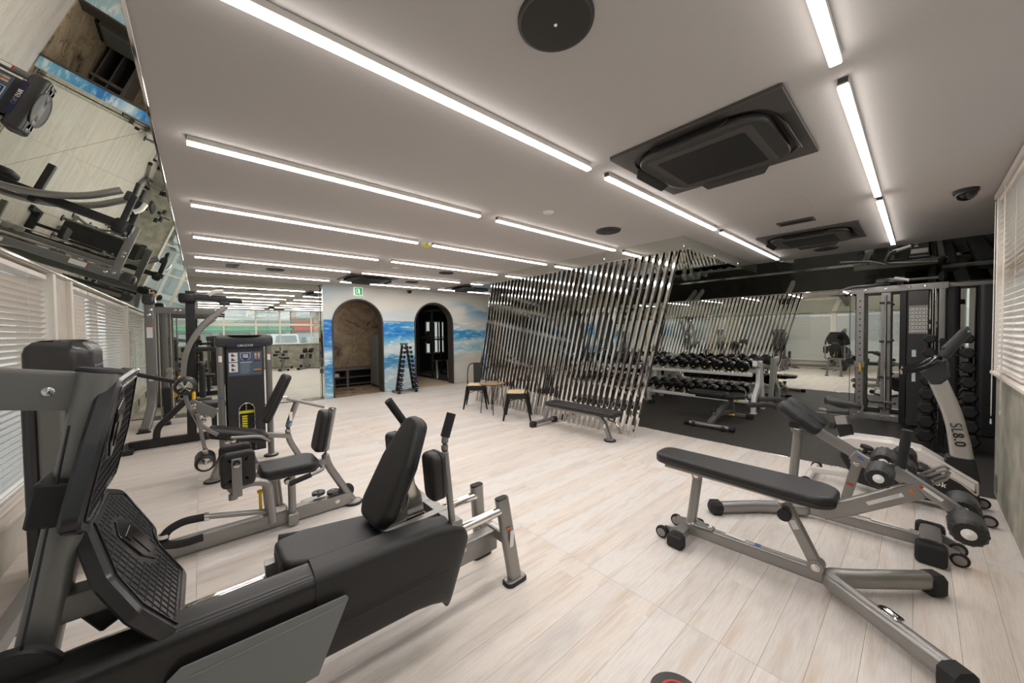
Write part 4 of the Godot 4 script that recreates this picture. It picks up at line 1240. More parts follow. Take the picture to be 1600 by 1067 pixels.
func leg_press() -> void:
	var zc := -1.71
	var o := thing("leg_press_machine", "large leg press with black shroud, reclined seat and ribbed foot plates", "exercise machine", Vector3(0.4, 0, zc))
	# rear legs and chrome guide rails
	for s in [-1, 1]:
		var top := Vector3(1.29, 0.49, zc + 0.125 * s)
		var low := Vector3(1.345, 0.02, zc + 0.168 * s)
		sweep([low, top], rrect(0.05, 0.085, 0.024, 4), Vector3.RIGHT); part("leg", "silver", o)
		pri(rrect(0.084, 0.05, 0.024, 4), top + Vector3(0, -0.002, 0), Vector3.RIGHT, Vector3.FORWARD, Vector3(0, 0.007, 0), 0.002); part("leg_cap", "rubber", o)
		pri(rrect(0.15, 0.085, 0.042, 6), Vector3(low.x, 0.0, low.z), Vector3.RIGHT, Vector3.FORWARD, Vector3(0, 0.016, 0), 0.003); part("rubber_foot", "rubber", o)
		pri(rrect(0.135, 0.072, 0.036, 6), Vector3(low.x, 0.016, low.z), Vector3.RIGHT, Vector3.FORWARD, Vector3(0, 0.012, 0), 0.003); part("foot_flange", "silver", o)
		rod([Vector3(1.28, 0.425, zc + 0.128 * s), Vector3(-0.6, 0.385, zc + 0.128 * s)], 0.026, 16); part("guide_rail", "chrome", o)
		lat(Vector3(0.87, 0.415, zc + 0.128 * s), Vector3.RIGHT, [Vector2(0.028, -0.05), Vector2(0.045, -0.045), Vector2(0.045, 0.045), Vector2(0.028, 0.05)], 16); part("rail_bearing", "rubber", o)
	bar([Vector3(1.33, 0.24, zc - 0.15), Vector3(1.33, 0.24, zc + 0.15)], 0.05, 0.06, Vector3.UP, 0.008); part("cross_member", "silver", o)
	sticker(o, Vector3(1.33, 0.2715, zc + 0.02), Vector3(0.03, 0.001, 0.10), "label_white"); sticker(o, Vector3(1.33, 0.272, zc + 0.08), Vector3(0.03, 0.001, 0.03), "orange")
	bolt(o, Vector3(1.33, 0.24, zc + 0.152), Vector3.BACK)
	sticker(o, Vector3(1.319, 0.25, zc + 0.178), Vector3(0.028, 0.13, 0.001), "label_white", Basis(Vector3.RIGHT, 0.09)); sticker(o, Vector3(1.309, 0.325, zc + 0.171), Vector3(0.04, 0.012, 0.001), "orange", Basis(Vector3.RIGHT, 0.09))
	bar([Vector3(1.32, 0.20, zc), Vector3(-0.75, 0.20, zc)], 0.075, 0.12, Vector3.UP, 0.012); part("main_beam", "silver", o)
	sticker(o, Vector3(1.07, 0.235, zc + 0.039), Vector3(0.06, 0.03, 0.001), "label_white"); sticker(o, Vector3(1.07, 0.246, zc + 0.0395), Vector3(0.06, 0.01, 0.001), "blue")
	# carriage
	bar([Vector3(0.96, 0.50, zc - 0.1), Vector3(0.18, 0.46, zc - 0.1)], 0.05, 0.06, Vector3.UP, 0.008); part("carriage_beam", "silver", o)
	bar([Vector3(0.96, 0.50, zc + 0.06), Vector3(0.18, 0.46, zc + 0.06)], 0.05, 0.06, Vector3.UP, 0.008); part("carriage_beam", "silver", o)
	bar([Vector3(0.93, 0.50, zc - 0.25), Vector3(0.93, 0.50, zc + 0.22)], 0.06, 0.05, Vector3.UP, 0.008); part("carriage_cross", "silver", o)
	# seat: slightly tilted, narrower at the front
	var su := Vector3(0.98, -0.10, 0).normalized()
	var sn := Vector3(0.10, 0.98, 0).normalized()
	pad(rpoly([Vector2(-0.22, -0.105), Vector2(-0.1, -0.155), Vector2(0.18, -0.155), Vector2(0.22, -0.1), Vector2(0.22, 0.1), Vector2(0.18, 0.155), Vector2(-0.1, 0.155), Vector2(-0.22, 0.105)], 0.05, 3), Vector3(0.43, 0.465, zc - 0.035), su, Vector3.FORWARD, sn, 0.068, 0.02, 0.03); part("seat", "leather", o)
	# backrest
	var bu := (Vector3(0.84, 0.985, 0) - Vector3(0.605, 0.545, 0)).normalized()
	var bn := Vector3(-bu.y, bu.x, 0)
	pad(rpoly([Vector2(-0.265, -0.1), Vector2(-0.2, -0.15), Vector2(0.04, -0.145), Vector2(0.255, -0.075), Vector2(0.275, 0.0), Vector2(0.255, 0.075), Vector2(0.04, 0.145), Vector2(-0.2, 0.15), Vector2(-0.265, 0.1)], 0.06, 3), Vector3(0.735, 0.765, zc - 0.035) - bn * 0.035, bu, Vector3.FORWARD, bn, 0.075, 0.022, 0.028); part("backrest", "leather", o)
	pri(rpoly([Vector2(0.76, 0.52), Vector2(0.86, 0.515), Vector2(0.845, 0.62), Vector2(0.78, 0.74), Vector2(0.745, 0.72), Vector2(0.78, 0.62)], 0.015), Vector3(0, 0, zc - 0.06), Vector3.RIGHT, Vector3.UP, Vector3(0, 0, 0.012), 0.002); part("back_bracket", "steel", o)
	pri(rpoly([Vector2(0.76, 0.52), Vector2(0.86, 0.515), Vector2(0.845, 0.62), Vector2(0.78, 0.74), Vector2(0.745, 0.72), Vector2(0.78, 0.62)], 0.015), Vector3(0, 0, zc + 0.0), Vector3.RIGHT, Vector3.UP, Vector3(0, 0, 0.012), 0.002); part("back_bracket", "steel", o)
	rod([Vector3(0.79, 0.60, zc - 0.1), Vector3(0.81, 0.53, zc - 0.03)], 0.009, 8); part("pin_shaft", "steel", o)
	lat(Vector3(0.775, 0.61, zc - 0.06), Vector3(-0.7, 0.4, 0.1), [Vector2(0.012, -0.02), Vector2(0.02, 0), Vector2(0.023, 0.02), Vector2(0.016, 0.03)], 14); part("adjust_knob", "yellow", o)
	lat(Vector3(0.61, 0.525, zc + 0.13), Vector3.BACK, [Vector2(0.022, -0.02), Vector2(0.022, 0.004), Vector2(0.012, 0.01)], 14); part("hinge", "steel", o)
	lat(Vector3(0.25, 0.43, zc + 0.12), Vector3(-1, 0, 0.3), [Vector2(0.014, 0), Vector2(0.016, 0.03), Vector2(0.01, 0.04)], 12); part("adjust_knob", "yellow", o)
	# shoulder pads with their handle tubes
	for s in [-1, 1]:
		var z: float = zc + 0.22 * s - (0.045 if s < 0 else 0.03)
		rod(bend([Vector3(0.92, 0.5, z), Vector3(0.882, 0.90, z), Vector3(0.89, 0.96, z)] if s > 0 else [Vector3(0.93, 0.5, z), Vector3(0.89, 0.90, z), Vector3(0.84, 1.0, z)], 0.05), 0.017, 12); part("handle_tube", "silver", o)
		rod([Vector3(0.886, 0.945, z), Vector3(0.925, 1.055, z)] if s > 0 else [Vector3(0.875, 0.945, z), Vector3(0.79, 1.075, z)], 0.023, 12); part("grip", "foam", o)
		pad(rpoly([Vector2(-0.115, -0.055), Vector2(0.115, -0.065), Vector2(0.115, 0.065), Vector2(-0.115, 0.055)], 0.045, 4), Vector3(0.865, 0.775, z), Vector3(-0.06, 1, 0).normalized(), Vector3.FORWARD, Vector3(-1, -0.06, 0).normalized(), 0.075, 0.02, 0.028); part("shoulder_pad", "leather", o)
	# grip on the far side of the seat
	rod([Vector3(0.45, 0.47, zc - 0.24), Vector3(0.25, 0.50, zc - 0.25)], 0.019, 12); part("seat_grip", "foam", o)
	# long black shroud over the guide rail on the near side
	var zs := -1.53
	var prof := rpoly([Vector2(-0.085, -0.30), Vector2(-0.055, 0.03), Vector2(0.07, 0.045), Vector2(0.09, -0.02), Vector2(0.085, -0.30)], 0.05, 5)
	var rings := []
	for g in [[0.30, 0.52, 1.0, 0.0], [0.32, 0.52, 1.0, 0.0], [0.80, 0.505, 1.0, 0.0], [0.90, 0.50, 0.985, 0.012], [0.955, 0.495, 0.94, 0.03], [0.985, 0.485, 0.82, 0.05], [0.995, 0.475, 0.6, 0.07]]:
		var r := PackedVector3Array()
		for p in prof:
			var t: float = clampf((-p.y) / 0.3, 0, 1)
			var lean: float = 0.13 * t * clampf((g[0] - 0.3) / 0.6, 0, 1)
			r.push_back(Vector3(g[0] - lean, g[1] - g[3] + p.y * (g[2] if p.y > 0 else 1.0 - g[3] * 0.8), zs - p.x * g[2]))
		rings.append(r)
	loft(rings); part("shroud", "shroud", o, 0.5)
	bx(Vector3(0.33, 0.338, zs + 0.083), Vector3(0.85, 0.341, zs + 0.089), 0.001); part("shroud_seam", "black", o)
	rings = []
	for g in [[-0.85, 0.535], [0.29, 0.517], [0.315, 0.516]]:
		var r := PackedVector3Array()
		for p in prof: r.push_back(Vector3(g[0], g[1] + p.y * 0.97 - 0.006, zs - p.x * 0.95))
		rings.append(r)
	loft(rings); part("front_sleeve", "sleeve", o, 0.5)
	pri(rpoly([Vector2(-0.22, 0.20), Vector2(0.295, 0.20), Vector2(0.405, 0.435), Vector2(0.395, 0.45), Vector2(-0.07, 0.462), Vector2(-0.1, 0.44)], 0.006, 2), Vector3(0, 0, -1.444), Vector3.RIGHT, Vector3.UP, Vector3(0, 0, 0.006), 0.0015); part("side_plate", "grey_panel", o)
	bx(Vector3(-0.05, 0.418, -1.4385), Vector3(0.385, 0.424, -1.435), 0.001); part("plate_rib", "grey_panel", o)
	# swing arm post, arm and the two foot plates
	sweep([Vector3(-0.42, 0.30, zc + 0.05), Vector3(-0.235, 1.345, zc + 0.05)], rrect(0.11, 0.085, 0.04, 5), Vector3.RIGHT); part("swing_post", "grey_frame", o)
	lat(Vector3(-0.2355, 1.342, zc + 0.05), Vector3(0.17, 1, 0), [Vector2(0.05, 0), Vector2(0.052, 0.006), Vector2(0.046, 0.014)], 24); part("post_cap", "rubber", o)
	bar([Vector3(-0.26, 1.284, zc + 0.01), Vector3(-0.92, 1.386, zc + 0.01)], 0.085, 0.112, Vector3.UP, 0.01); part("pivot_arm", "grey_frame", o)
	for x in [-0.335, -0.43]: bolt(o, Vector3(x, 1.284 - (x + 0.26) * 0.155, zc + 0.054), Vector3.BACK, 0.009)
	bar([Vector3(-0.90, 1.37, zc + 0.0), Vector3(-0.88, 0.1, zc - 0.35)], 0.09, 0.09, Vector3.RIGHT, 0.012); part("pivot_stand", "grey_frame", o)
	B(Vector3(-0.88, 0.02, zc - 0.36), Vector3(0.12, 0.04, 0.5), 0.006); part("stand_foot", "grey_frame", o)
	var s1 := Vector3(0.182, 0.983, 0)
	var n1 := Vector3(0.983, -0.182, 0)
	foot_plate(o, rpoly([Vector2(-1.63, 0.225), Vector2(-2.0, 0.235), Vector2(-2.12, 0.0), Vector2(-2.04, -0.20), Vector2(-1.82, -0.19), Vector2(-1.82, -0.22), Vector2(-1.62, -0.235), Vector2(-1.49, -0.18), Vector2(-1.54, 0.05)], 0.05, 3), Vector3(-0.228, 1.1, 0), Vector3.BACK, s1, n1, Vector2(-1.74, 0.06))
	B(Vector3(-0.315, 0.99, zc + 0.09), Vector3(0.09, 0.12, 0.13), 0.006, Basis(Vector3.BACK, -0.18)); part("plate_mount", "black", o)
	var s2 := Vector3(-0.5, 0.866, 0)
	var n2 := Vector3(0.866, 0.5, 0)
	foot_plate(o, rpoly([Vector2(-1.96, 0.33), Vector2(-2.1, 0.26), Vector2(-2.03, 0.06), Vector2(-1.93, 0.04), Vector2(-1.9, -0.12), Vector2(-1.5, -0.12), Vector2(-1.46, 0.05), Vector2(-1.5, 0.18), Vector2(-1.68, 0.32)], 0.05, 3), Vector3(-0.12, 0.62, 0), Vector3.BACK, s2, n2, Vector2(-1.8, 0.14))
	B(apl(172, 938, Vector3(-0.12, 0.62, 0) - n2 * 0.10, n2), Vector3(0.10, 0.11, 0.08), 0.006, Basis(Vector3.BACK, 0.52)); part("plate_mount", "black", o)
	bar([Vector3(-0.34, 0.66, zc + 0.05), Vector3(-0.17, 0.66, zc + 0.05)], 0.08, 0.08, Vector3.UP, 0.01); part("plate_mount", "grey_frame", o)
	# cable running down beside the post and the pulley
	rod([az(108, 665, -1.56), az(26, 1050, -1.56)], 0.003, 8); part("cable", "black", o)
	lat(az(8, 1082, -1.56), Vector3.BACK, [Vector2(0.1, -0.018), Vector2(0.105, -0.01), Vector2(0.09, 0), Vector2(0.105, 0.01), Vector2(0.1, 0.018)], 28); part("pulley", "black", o)
	# weight tower standing by the window
	var c := Vector3(-0.63, 0, -3.5)
	for z in [-0.17, 0.16]:
		sweep([c + Vector3(-0.035, 0.05, z), c + Vector3(-0.035, 1.22, z)], rrect(0.07, 0.11, 0.035, 4), Vector3.RIGHT); part("tower_column", "grey_frame", o)
	sweep([c + Vector3(0.065, 0.10, 0), c + Vector3(0.065, 1.24, 0)], rrect(0.32, 0.10, 0.03, 4), Vector3.RIGHT); part("stack_cover", "charcoal", o)
	rod([c + Vector3(-0.115, 0.06, 0.15), c + Vector3(-0.115, 1.22, 0.15)], 0.032, 14); part("side_column", "graphite", o)
	pad(rpoly([Vector2(-0.135, -0.21), Vector2(0.06, -0.21), Vector2(0.13, -0.16), Vector2(0.13, 0.16), Vector2(0.06, 0.21), Vector2(-0.135, 0.21)], 0.06, 5), c + Vector3(0, 1.20, 0), Vector3.RIGHT, Vector3.BACK, Vector3.UP, 0.235, 0.075); part("tower_cover", "graphite", o, 0.5)
	pri(rrect(0.13, 0.18, 0.03), c + Vector3(0.02, 1.434, 0), Vector3.RIGHT, Vector3.BACK, Vector3(0, 0.006, 0), 0.002); part("cover_tray", "black", o)
	B(c + Vector3(0.131, 1.255, 0.02), Vector3(0.008, 0.05, 0.26), 0.003); var bd := part("name_badge", "navy", o)
	lettering("CALGYM", c + Vector3(0.136, 1.255, 0.02), Vector3.FORWARD, Vector3.UP, 0.034, "chrome", bd, true)
	sweep(bend([c + Vector3(-0.035, 0.4, 0.17), c + Vector3(-0.04, 0.16, 0.24), c + Vector3(-0.09, 0.03, 0.52)], 0.1), rrect(0.14, 0.05, 0.02, 3), Vector3.RIGHT); part("tower_foot", "grey_frame", o)
	pri(rrect(0.2, 0.13, 0.06, 6), c + Vector3(-0.09, 0.0, 0.52), Vector3.BACK, Vector3.RIGHT, Vector3(0, 0.018, 0), 0.003); part("rubber_foot", "rubber", o)
	pri(rrect(0.17, 0.12, 0.05, 6), c + Vector3(-0.1, 0.0, -0.2), Vector3.BACK, Vector3.RIGHT, Vector3(0, 0.05, 0), 0.004); part("rubber_foot", "rubber", o)
	sticker(o, c + Vector3(-0.05, 0.15, 0.32), Vector3(0.05, 0.03, 0.001), "label_white", Basis(Vector3.RIGHT, -1.1)); sticker(o, c + Vector3(-0.05, 0.16, 0.305), Vector3(0.05, 0.01, 0.001), "red", Basis(Vector3.RIGHT, -1.1))
	# lower tie between tower and beam
	bar([Vector3(-0.7, 0.12, -3.3), Vector3(-0.7, 0.14, zc)], 0.06, 0.08, Vector3.UP, 0.01); part("tie_beam", "grey_frame", o)
	lettering("C", c + Vector3(-0.02, 1.440, 0.14), Vector3.FORWARD, Vector3.LEFT, 0.05, "steel", o, true)

# a moulded foot plate with raised grid, rim and shield
func foot_plate(o: Node3D, poly: PackedVector2Array, p0: Vector3, ux: Vector3, uy: Vector3, n: Vector3, mid: Vector2) -> void:
	pri(poly, p0 - n * 0.045, ux, uy, n * 0.045, 0.008); var pl := part("foot_plate", "plate_black", o)
	var q := ccw(poly.duplicate())
	var inn := inset(q, 0.03)
	var loop := []
	for p in inn: loop.append(p0 + ux * p.x + uy * p.y + n * 0.002)
	loop.append(loop[0])
	sweep(loop, rrect(0.006, 0.005, 0.001, 1), n); part("rim_bead", "gloss_black", pl)
	var deep := inset(q, 0.045)
	for dir in 2:
		for k in 60:
			var v := -0.9 + 0.030 * k
			var a := mid + (Vector2(v, -1.0) if dir == 0 else Vector2(-1.0, v))
			var b := mid + (Vector2(v, 1.0) if dir == 0 else Vector2(1.0, v))
			for seg in Geometry2D.intersect_polyline_with_polygon(PackedVector2Array([a, b]), deep):
				if seg.size() < 2: continue
				for pc in cut_out(seg[0], seg[-1], mid, 0.105):
					if pc[0].distance_to(pc[1]) < 0.02: continue
					bar([p0 + ux * pc[0].x + uy * pc[0].y + n * 0.0008, p0 + ux * pc[1].x + uy * pc[1].y + n * 0.0008], 0.0022, 0.002, n, 0.0003)
	part("grip_grid", "rubber", pl)
	var sh := rpoly([Vector2(-0.06, 0.05), Vector2(0, 0.075), Vector2(0.06, 0.05), Vector2(0.055, -0.03), Vector2(0, -0.085), Vector2(-0.055, -0.03)], 0.012, 3)
	var at := p0 + ux * mid.x + uy * mid.y
	pri(sh, at, ux * 1.25, uy * 1.25, n * 0.005, 0.002); var em := part("shield", "gloss_black", pl)
	pri(PackedVector2Array([Vector2(-0.035, 0.035), Vector2(0.04, 0.035), Vector2(0.04, 0.015), Vector2(0.012, 0.015), Vector2(0.012, -0.05), Vector2(-0.01, -0.04), Vector2(-0.01, 0.015), Vector2(-0.035, 0.015)]), at + n * 0.005, ux * 1.25, uy * 1.25, n * 0.002, 0.0008); part("emblem", "gloss_black", em)

func cut_out(a: Vector2, b: Vector2, c: Vector2, r: float) -> Array:
	var d := b - a
	var l := d.length()
	d /= l
	var t := (c - a).dot(d)
	var h := (a + d * t).distance_to(c)
	if h > r: return [[a, b]]
	var w := sqrt(r * r - h * h)
	var out := []
	if t - w > 0.01: out.append([a, a + d * (t - w)])
	if t + w < l - 0.01: out.append([a + d * (t + w), b])
	return out

func roller(o: Node3D, c: Vector3, axis: Vector3, r: float, len: float, cap := "label_white", pleat := true) -> void:
	var q := r * (1.0 if pleat else 1.75)
	var h := len / 2
	lat(c, axis, [Vector2(r * 0.55, -h - 0.008), Vector2(r * 0.8, -h - 0.006), Vector2(r * 0.95, -h + 0.008), Vector2(r, -h + 0.03), Vector2(r, h - 0.03), Vector2(r * 0.95, h - 0.008), Vector2(r * 0.8, h + 0.006), Vector2(r * 0.55, h + 0.008)], 24); var ro := part("roller", "leather", o)
	var b := bas(axis)
	for s in [-1, 1]:
		if pleat:
			for k in 14:
				var a := TAU * k / 14
				var d := b * Vector3(cos(a), sin(a), 0)
				bar([c + axis * s * (h + 0.004) + d * r * 0.5, c + axis * s * (h + 0.005) + d * r * 0.74, c + axis * s * (h - 0.012) + d * r * 0.93], 0.012, 0.008, axis * s, 0.003)
			part("pleats", "leather", ro)
		lat(c + axis * s * (h + 0.006), axis * s, [Vector2(q * 0.4, 0), Vector2(q * 0.38, 0.006), Vector2(r * 0.14, 0.009), Vector2(r * 0.13, 0.014), Vector2(r * 0.05, 0.015)], 20); part("end_cap", cap, ro)

func caster(o: Node3D, c: Vector3, axis: Vector3) -> void:
	lat(c, axis, [Vector2(0.030, -0.014), Vector2(0.040, -0.012), Vector2(0.042, 0), Vector2(0.040, 0.012), Vector2(0.030, 0.014)], 22); var w := part("wheel", "rubber", o)
	lat(c, axis, [Vector2(0.028, -0.0155), Vector2(0.01, -0.018), Vector2(0.01, 0.018), Vector2(0.028, 0.0155)], 18); part("hub", "silver", w)

func decline_bench() -> void:
	var x := 2.56
	var o := thing("sit_up_bench", "silver sit-up bench with long black pad, pleated ankle rollers and upright grip", "bench", Vector3(x, 0, -0.5))
	var T0 := Vector3(x - 0.04, 0.075, -1.06)
	bar([T0 + Vector3(-0.13, -0.005, 0), T0 + Vector3(0.13, -0.005, 0)], 0.075, 0.06, Vector3.UP, 0.015); part("cross_foot", "silver", o)
	for s in [-1, 1]:
		pad(rrect(0.075, 0.105, 0.02), Vector3(T0.x + 0.155 * s, 0, -1.06), Vector3.RIGHT, Vector3.FORWARD, Vector3.UP, 0.085, 0.02); part("rubber_foot", "rubber", o)
		bar([Vector3(T0.x + 0.09 * s, 0.075, -1.07), Vector3(T0.x + 0.095 * s, 0.06, -1.16)], 0.012, 0.05, Vector3.UP, 0.003); part("wheel_fork", "silver", o)
		caster(o, Vector3(T0.x + 0.115 * s, 0.042, -1.175), Vector3.RIGHT)
	sweep([Vector3(x - 0.04, 0.085, -1.04), Vector3(x + 0.0, 0.085, -0.33)], rrect(0.06, 0.085, 0.026, 4), Vector3.UP); part("spine", "silver", o)
	pri(rpoly([Vector2(-0.05, 0), Vector2(0.05, 0), Vector2(0.03, -0.14), Vector2(-0.03, -0.14)], 0.02), Vector3(x - 0.035, 0.128, -1.02), Vector3.RIGHT, Vector3.FORWARD, Vector3(0, 0.006, 0), 0.001); part("gusset", "silver", o)
	bolt(o, Vector3(x - 0.06, 0.134, -1.0), Vector3.UP); bolt(o, Vector3(x - 0.02, 0.134, -0.92), Vector3.UP)
	for k in 2: sticker(o, Vector3(x - 0.024 + 0.007 * k, 0.1285, -0.76 + 0.12 * k), Vector3(0.028, 0.001, 0.11 if k == 0 else 0.03), "label_white" if k == 0 else "blue")
	# wishbone
	sweep(bend([Vector3(x - 0.335, 0.075, 0.09), Vector3(x - 0.09, 0.08, -0.22), Vector3(x + 0.0, 0.082, -0.335), Vector3(x + 0.1, 0.08, -0.22), Vector3(x + 0.385, 0.075, 0.04)], 0.16, 7), rrect(0.075, 0.085, 0.03, 4), Vector3.UP); part("wishbone_foot", "silver", o)
	for g in [Vector3(x - 0.335, 0, 0.09), Vector3(x + 0.385, 0, 0.04)]:
		var d: Vector3 = (g - Vector3(x, 0, -0.3)).normalized()
		d.y = 0
		B(Vector3(g.x, 0.058, g.z) + d * 0.03, Vector3(0.095, 0.116, 0.10), 0.02, bas(d)); part("rubber_foot", "rubber", o)
	var ld := (Vector3(x - 0.335, 0, 0.09) - Vector3(x, 0, -0.3)).normalized()
	pad(rrect(0.05, 0.10, 0.024, 4), Vector3(x - 0.175, 0.119, -0.075), ld.cross(Vector3.UP), ld, Vector3.UP, 0.006, 0.003); part("badge", "chrome", o)
	# rear post, front strut, pad
	sweep([Vector3(x - 0.035, 0.10, -1.03), Vector3(x + 0.015, 0.465, -1.0)], rrect(0.06, 0.05, 0.024, 4), Vector3.RIGHT); part("rear_post", "silver", o)
	lat(Vector3(x + 0.015, 0.455, -1.0), Vector3.RIGHT, [Vector2(0.03, -0.04), Vector2(0.032, -0.036), Vector2(0.032, 0.036), Vector2(0.03, 0.04)], 18); part("pivot", "silver", o)
	bolt(o, Vector3(x - 0.026, 0.455, -1.0), Vector3.LEFT)
	sweep([Vector3(x, 0.12, -0.36), Vector3(x + 0.0, 0.44, -0.515)], rrect(0.055, 0.055, 0.008, 2), Vector3.RIGHT); part("front_strut", "silver", o)
	lat(Vector3(x, 0.13, -0.365), Vector3.RIGHT, [Vector2(0.036, -0.036), Vector2(0.036, 0.036)], 18); part("pivot", "silver", o); bolt(o, Vector3(x - 0.037, 0.13, -0.365), Vector3.LEFT, 0.014)
	lat(Vector3(x - 0.03, 0.385, -0.50), Vector3.LEFT, [Vector2(0.012, 0), Vector2(0.012, 0.02), Vector2(0.033, 0.022), Vector2(0.034, 0.045), Vector2(0.026, 0.05)], 18); part("adjust_knob", "rubber", o)
	B(Vector3(x, 0.455, -0.52), Vector3(0.075, 0.05, 0.05), 0.012); part("strut_bracket", "steel", o); bolt(o, Vector3(x - 0.039, 0.455, -0.52), Vector3.LEFT)
	sticker(o, Vector3(x - 0.029, 0.33, -0.462), Vector3(0.001, 0.05, 0.03), "label_white", Basis(Vector3.RIGHT, -0.45))
	var pu := Vector3(0, -0.012, 1).normalized()
	pad(rpoly([Vector2(-0.115, -0.5), Vector2(0.115, -0.5), Vector2(0.15, 0.3), Vector2(0.15, 0.43), Vector2(0.09, 0.5), Vector2(-0.09, 0.5), Vector2(-0.15, 0.43), Vector2(-0.15, 0.3)], 0.09, 5), Vector3(x + 0.03, 0.488, -0.78), Vector3.RIGHT, pu, Vector3(0, 1, 0.012).normalized(), 0.068, 0.02, 0.03); part("pad", "leather", o)
	bar([Vector3(x + 0.02, 0.478, -1.2), Vector3(x + 0.02, 0.47, -0.42)], 0.16, 0.018, Vector3.UP, 0.003); part("pad_board", "silver", o)

	# beam past the pad end with ankle rollers and an upright grip
	sweep(bend([ax(1284, 799, x), ax(1322, 793, x), ax(1436, 764, x)], 0.08), rrect(0.05, 0.08, 0.014, 3), Vector3.UP); part("roller_beam", "silver", o)
	sticker(o, ax(1382, 780, x - 0.026), Vector3(0.001, 0.018, 0.15), "label_white", bas(ax(1436, 764, x) - ax(1322, 793, x)))
	sticker(o, ax(1424, 767, x - 0.0262), Vector3(0.001, 0.018, 0.012), "orange", bas(ax(1436, 764, x) - ax(1322, 793, x)))
	bar([ax(1396, 731, x), ax(1504, 803, x)], 0.045, 0.05, Vector3.UP, 0.008); part("roller_arm", "silver", o)
	sticker(o, ax(1456, 771, x - 0.0235), Vector3(0.001, 0.014, 0.08), "label_white", bas(ax(1504, 803, x) - ax(1396, 731, x)))
	sticker(o, ax(1440, 761, x - 0.0237), Vector3(0.001, 0.014, 0.012), "red", bas(ax(1504, 803, x) - ax(1396, 731, x)))
	rod([ax(1405, 740, x), ax(1418, 672, x)], 0.019, 14); part("upright_grip", "foam", o)
	for g in [[1378, 728, 0.05, 0.15, 0.02], [1507, 806, 0.055, 0.135, -0.03]]:
		var c := ax(g[0], g[1], x + g[4])
		rod([c + Vector3(-0.2, 0, 0), c + Vector3(0.2, 0, 0)], 0.010, 10); part("axle", "steel", o)
		for s in [-1, 1]: roller(o, c + Vector3(g[3] * s, 0, 0), Vector3.RIGHT, g[2], 0.15)
	bar([ax(1396, 731, x), ax(1378, 728, x + 0.02)], 0.03, 0.04, Vector3.UP, 0.006); part("roller_bracket", "silver", o)

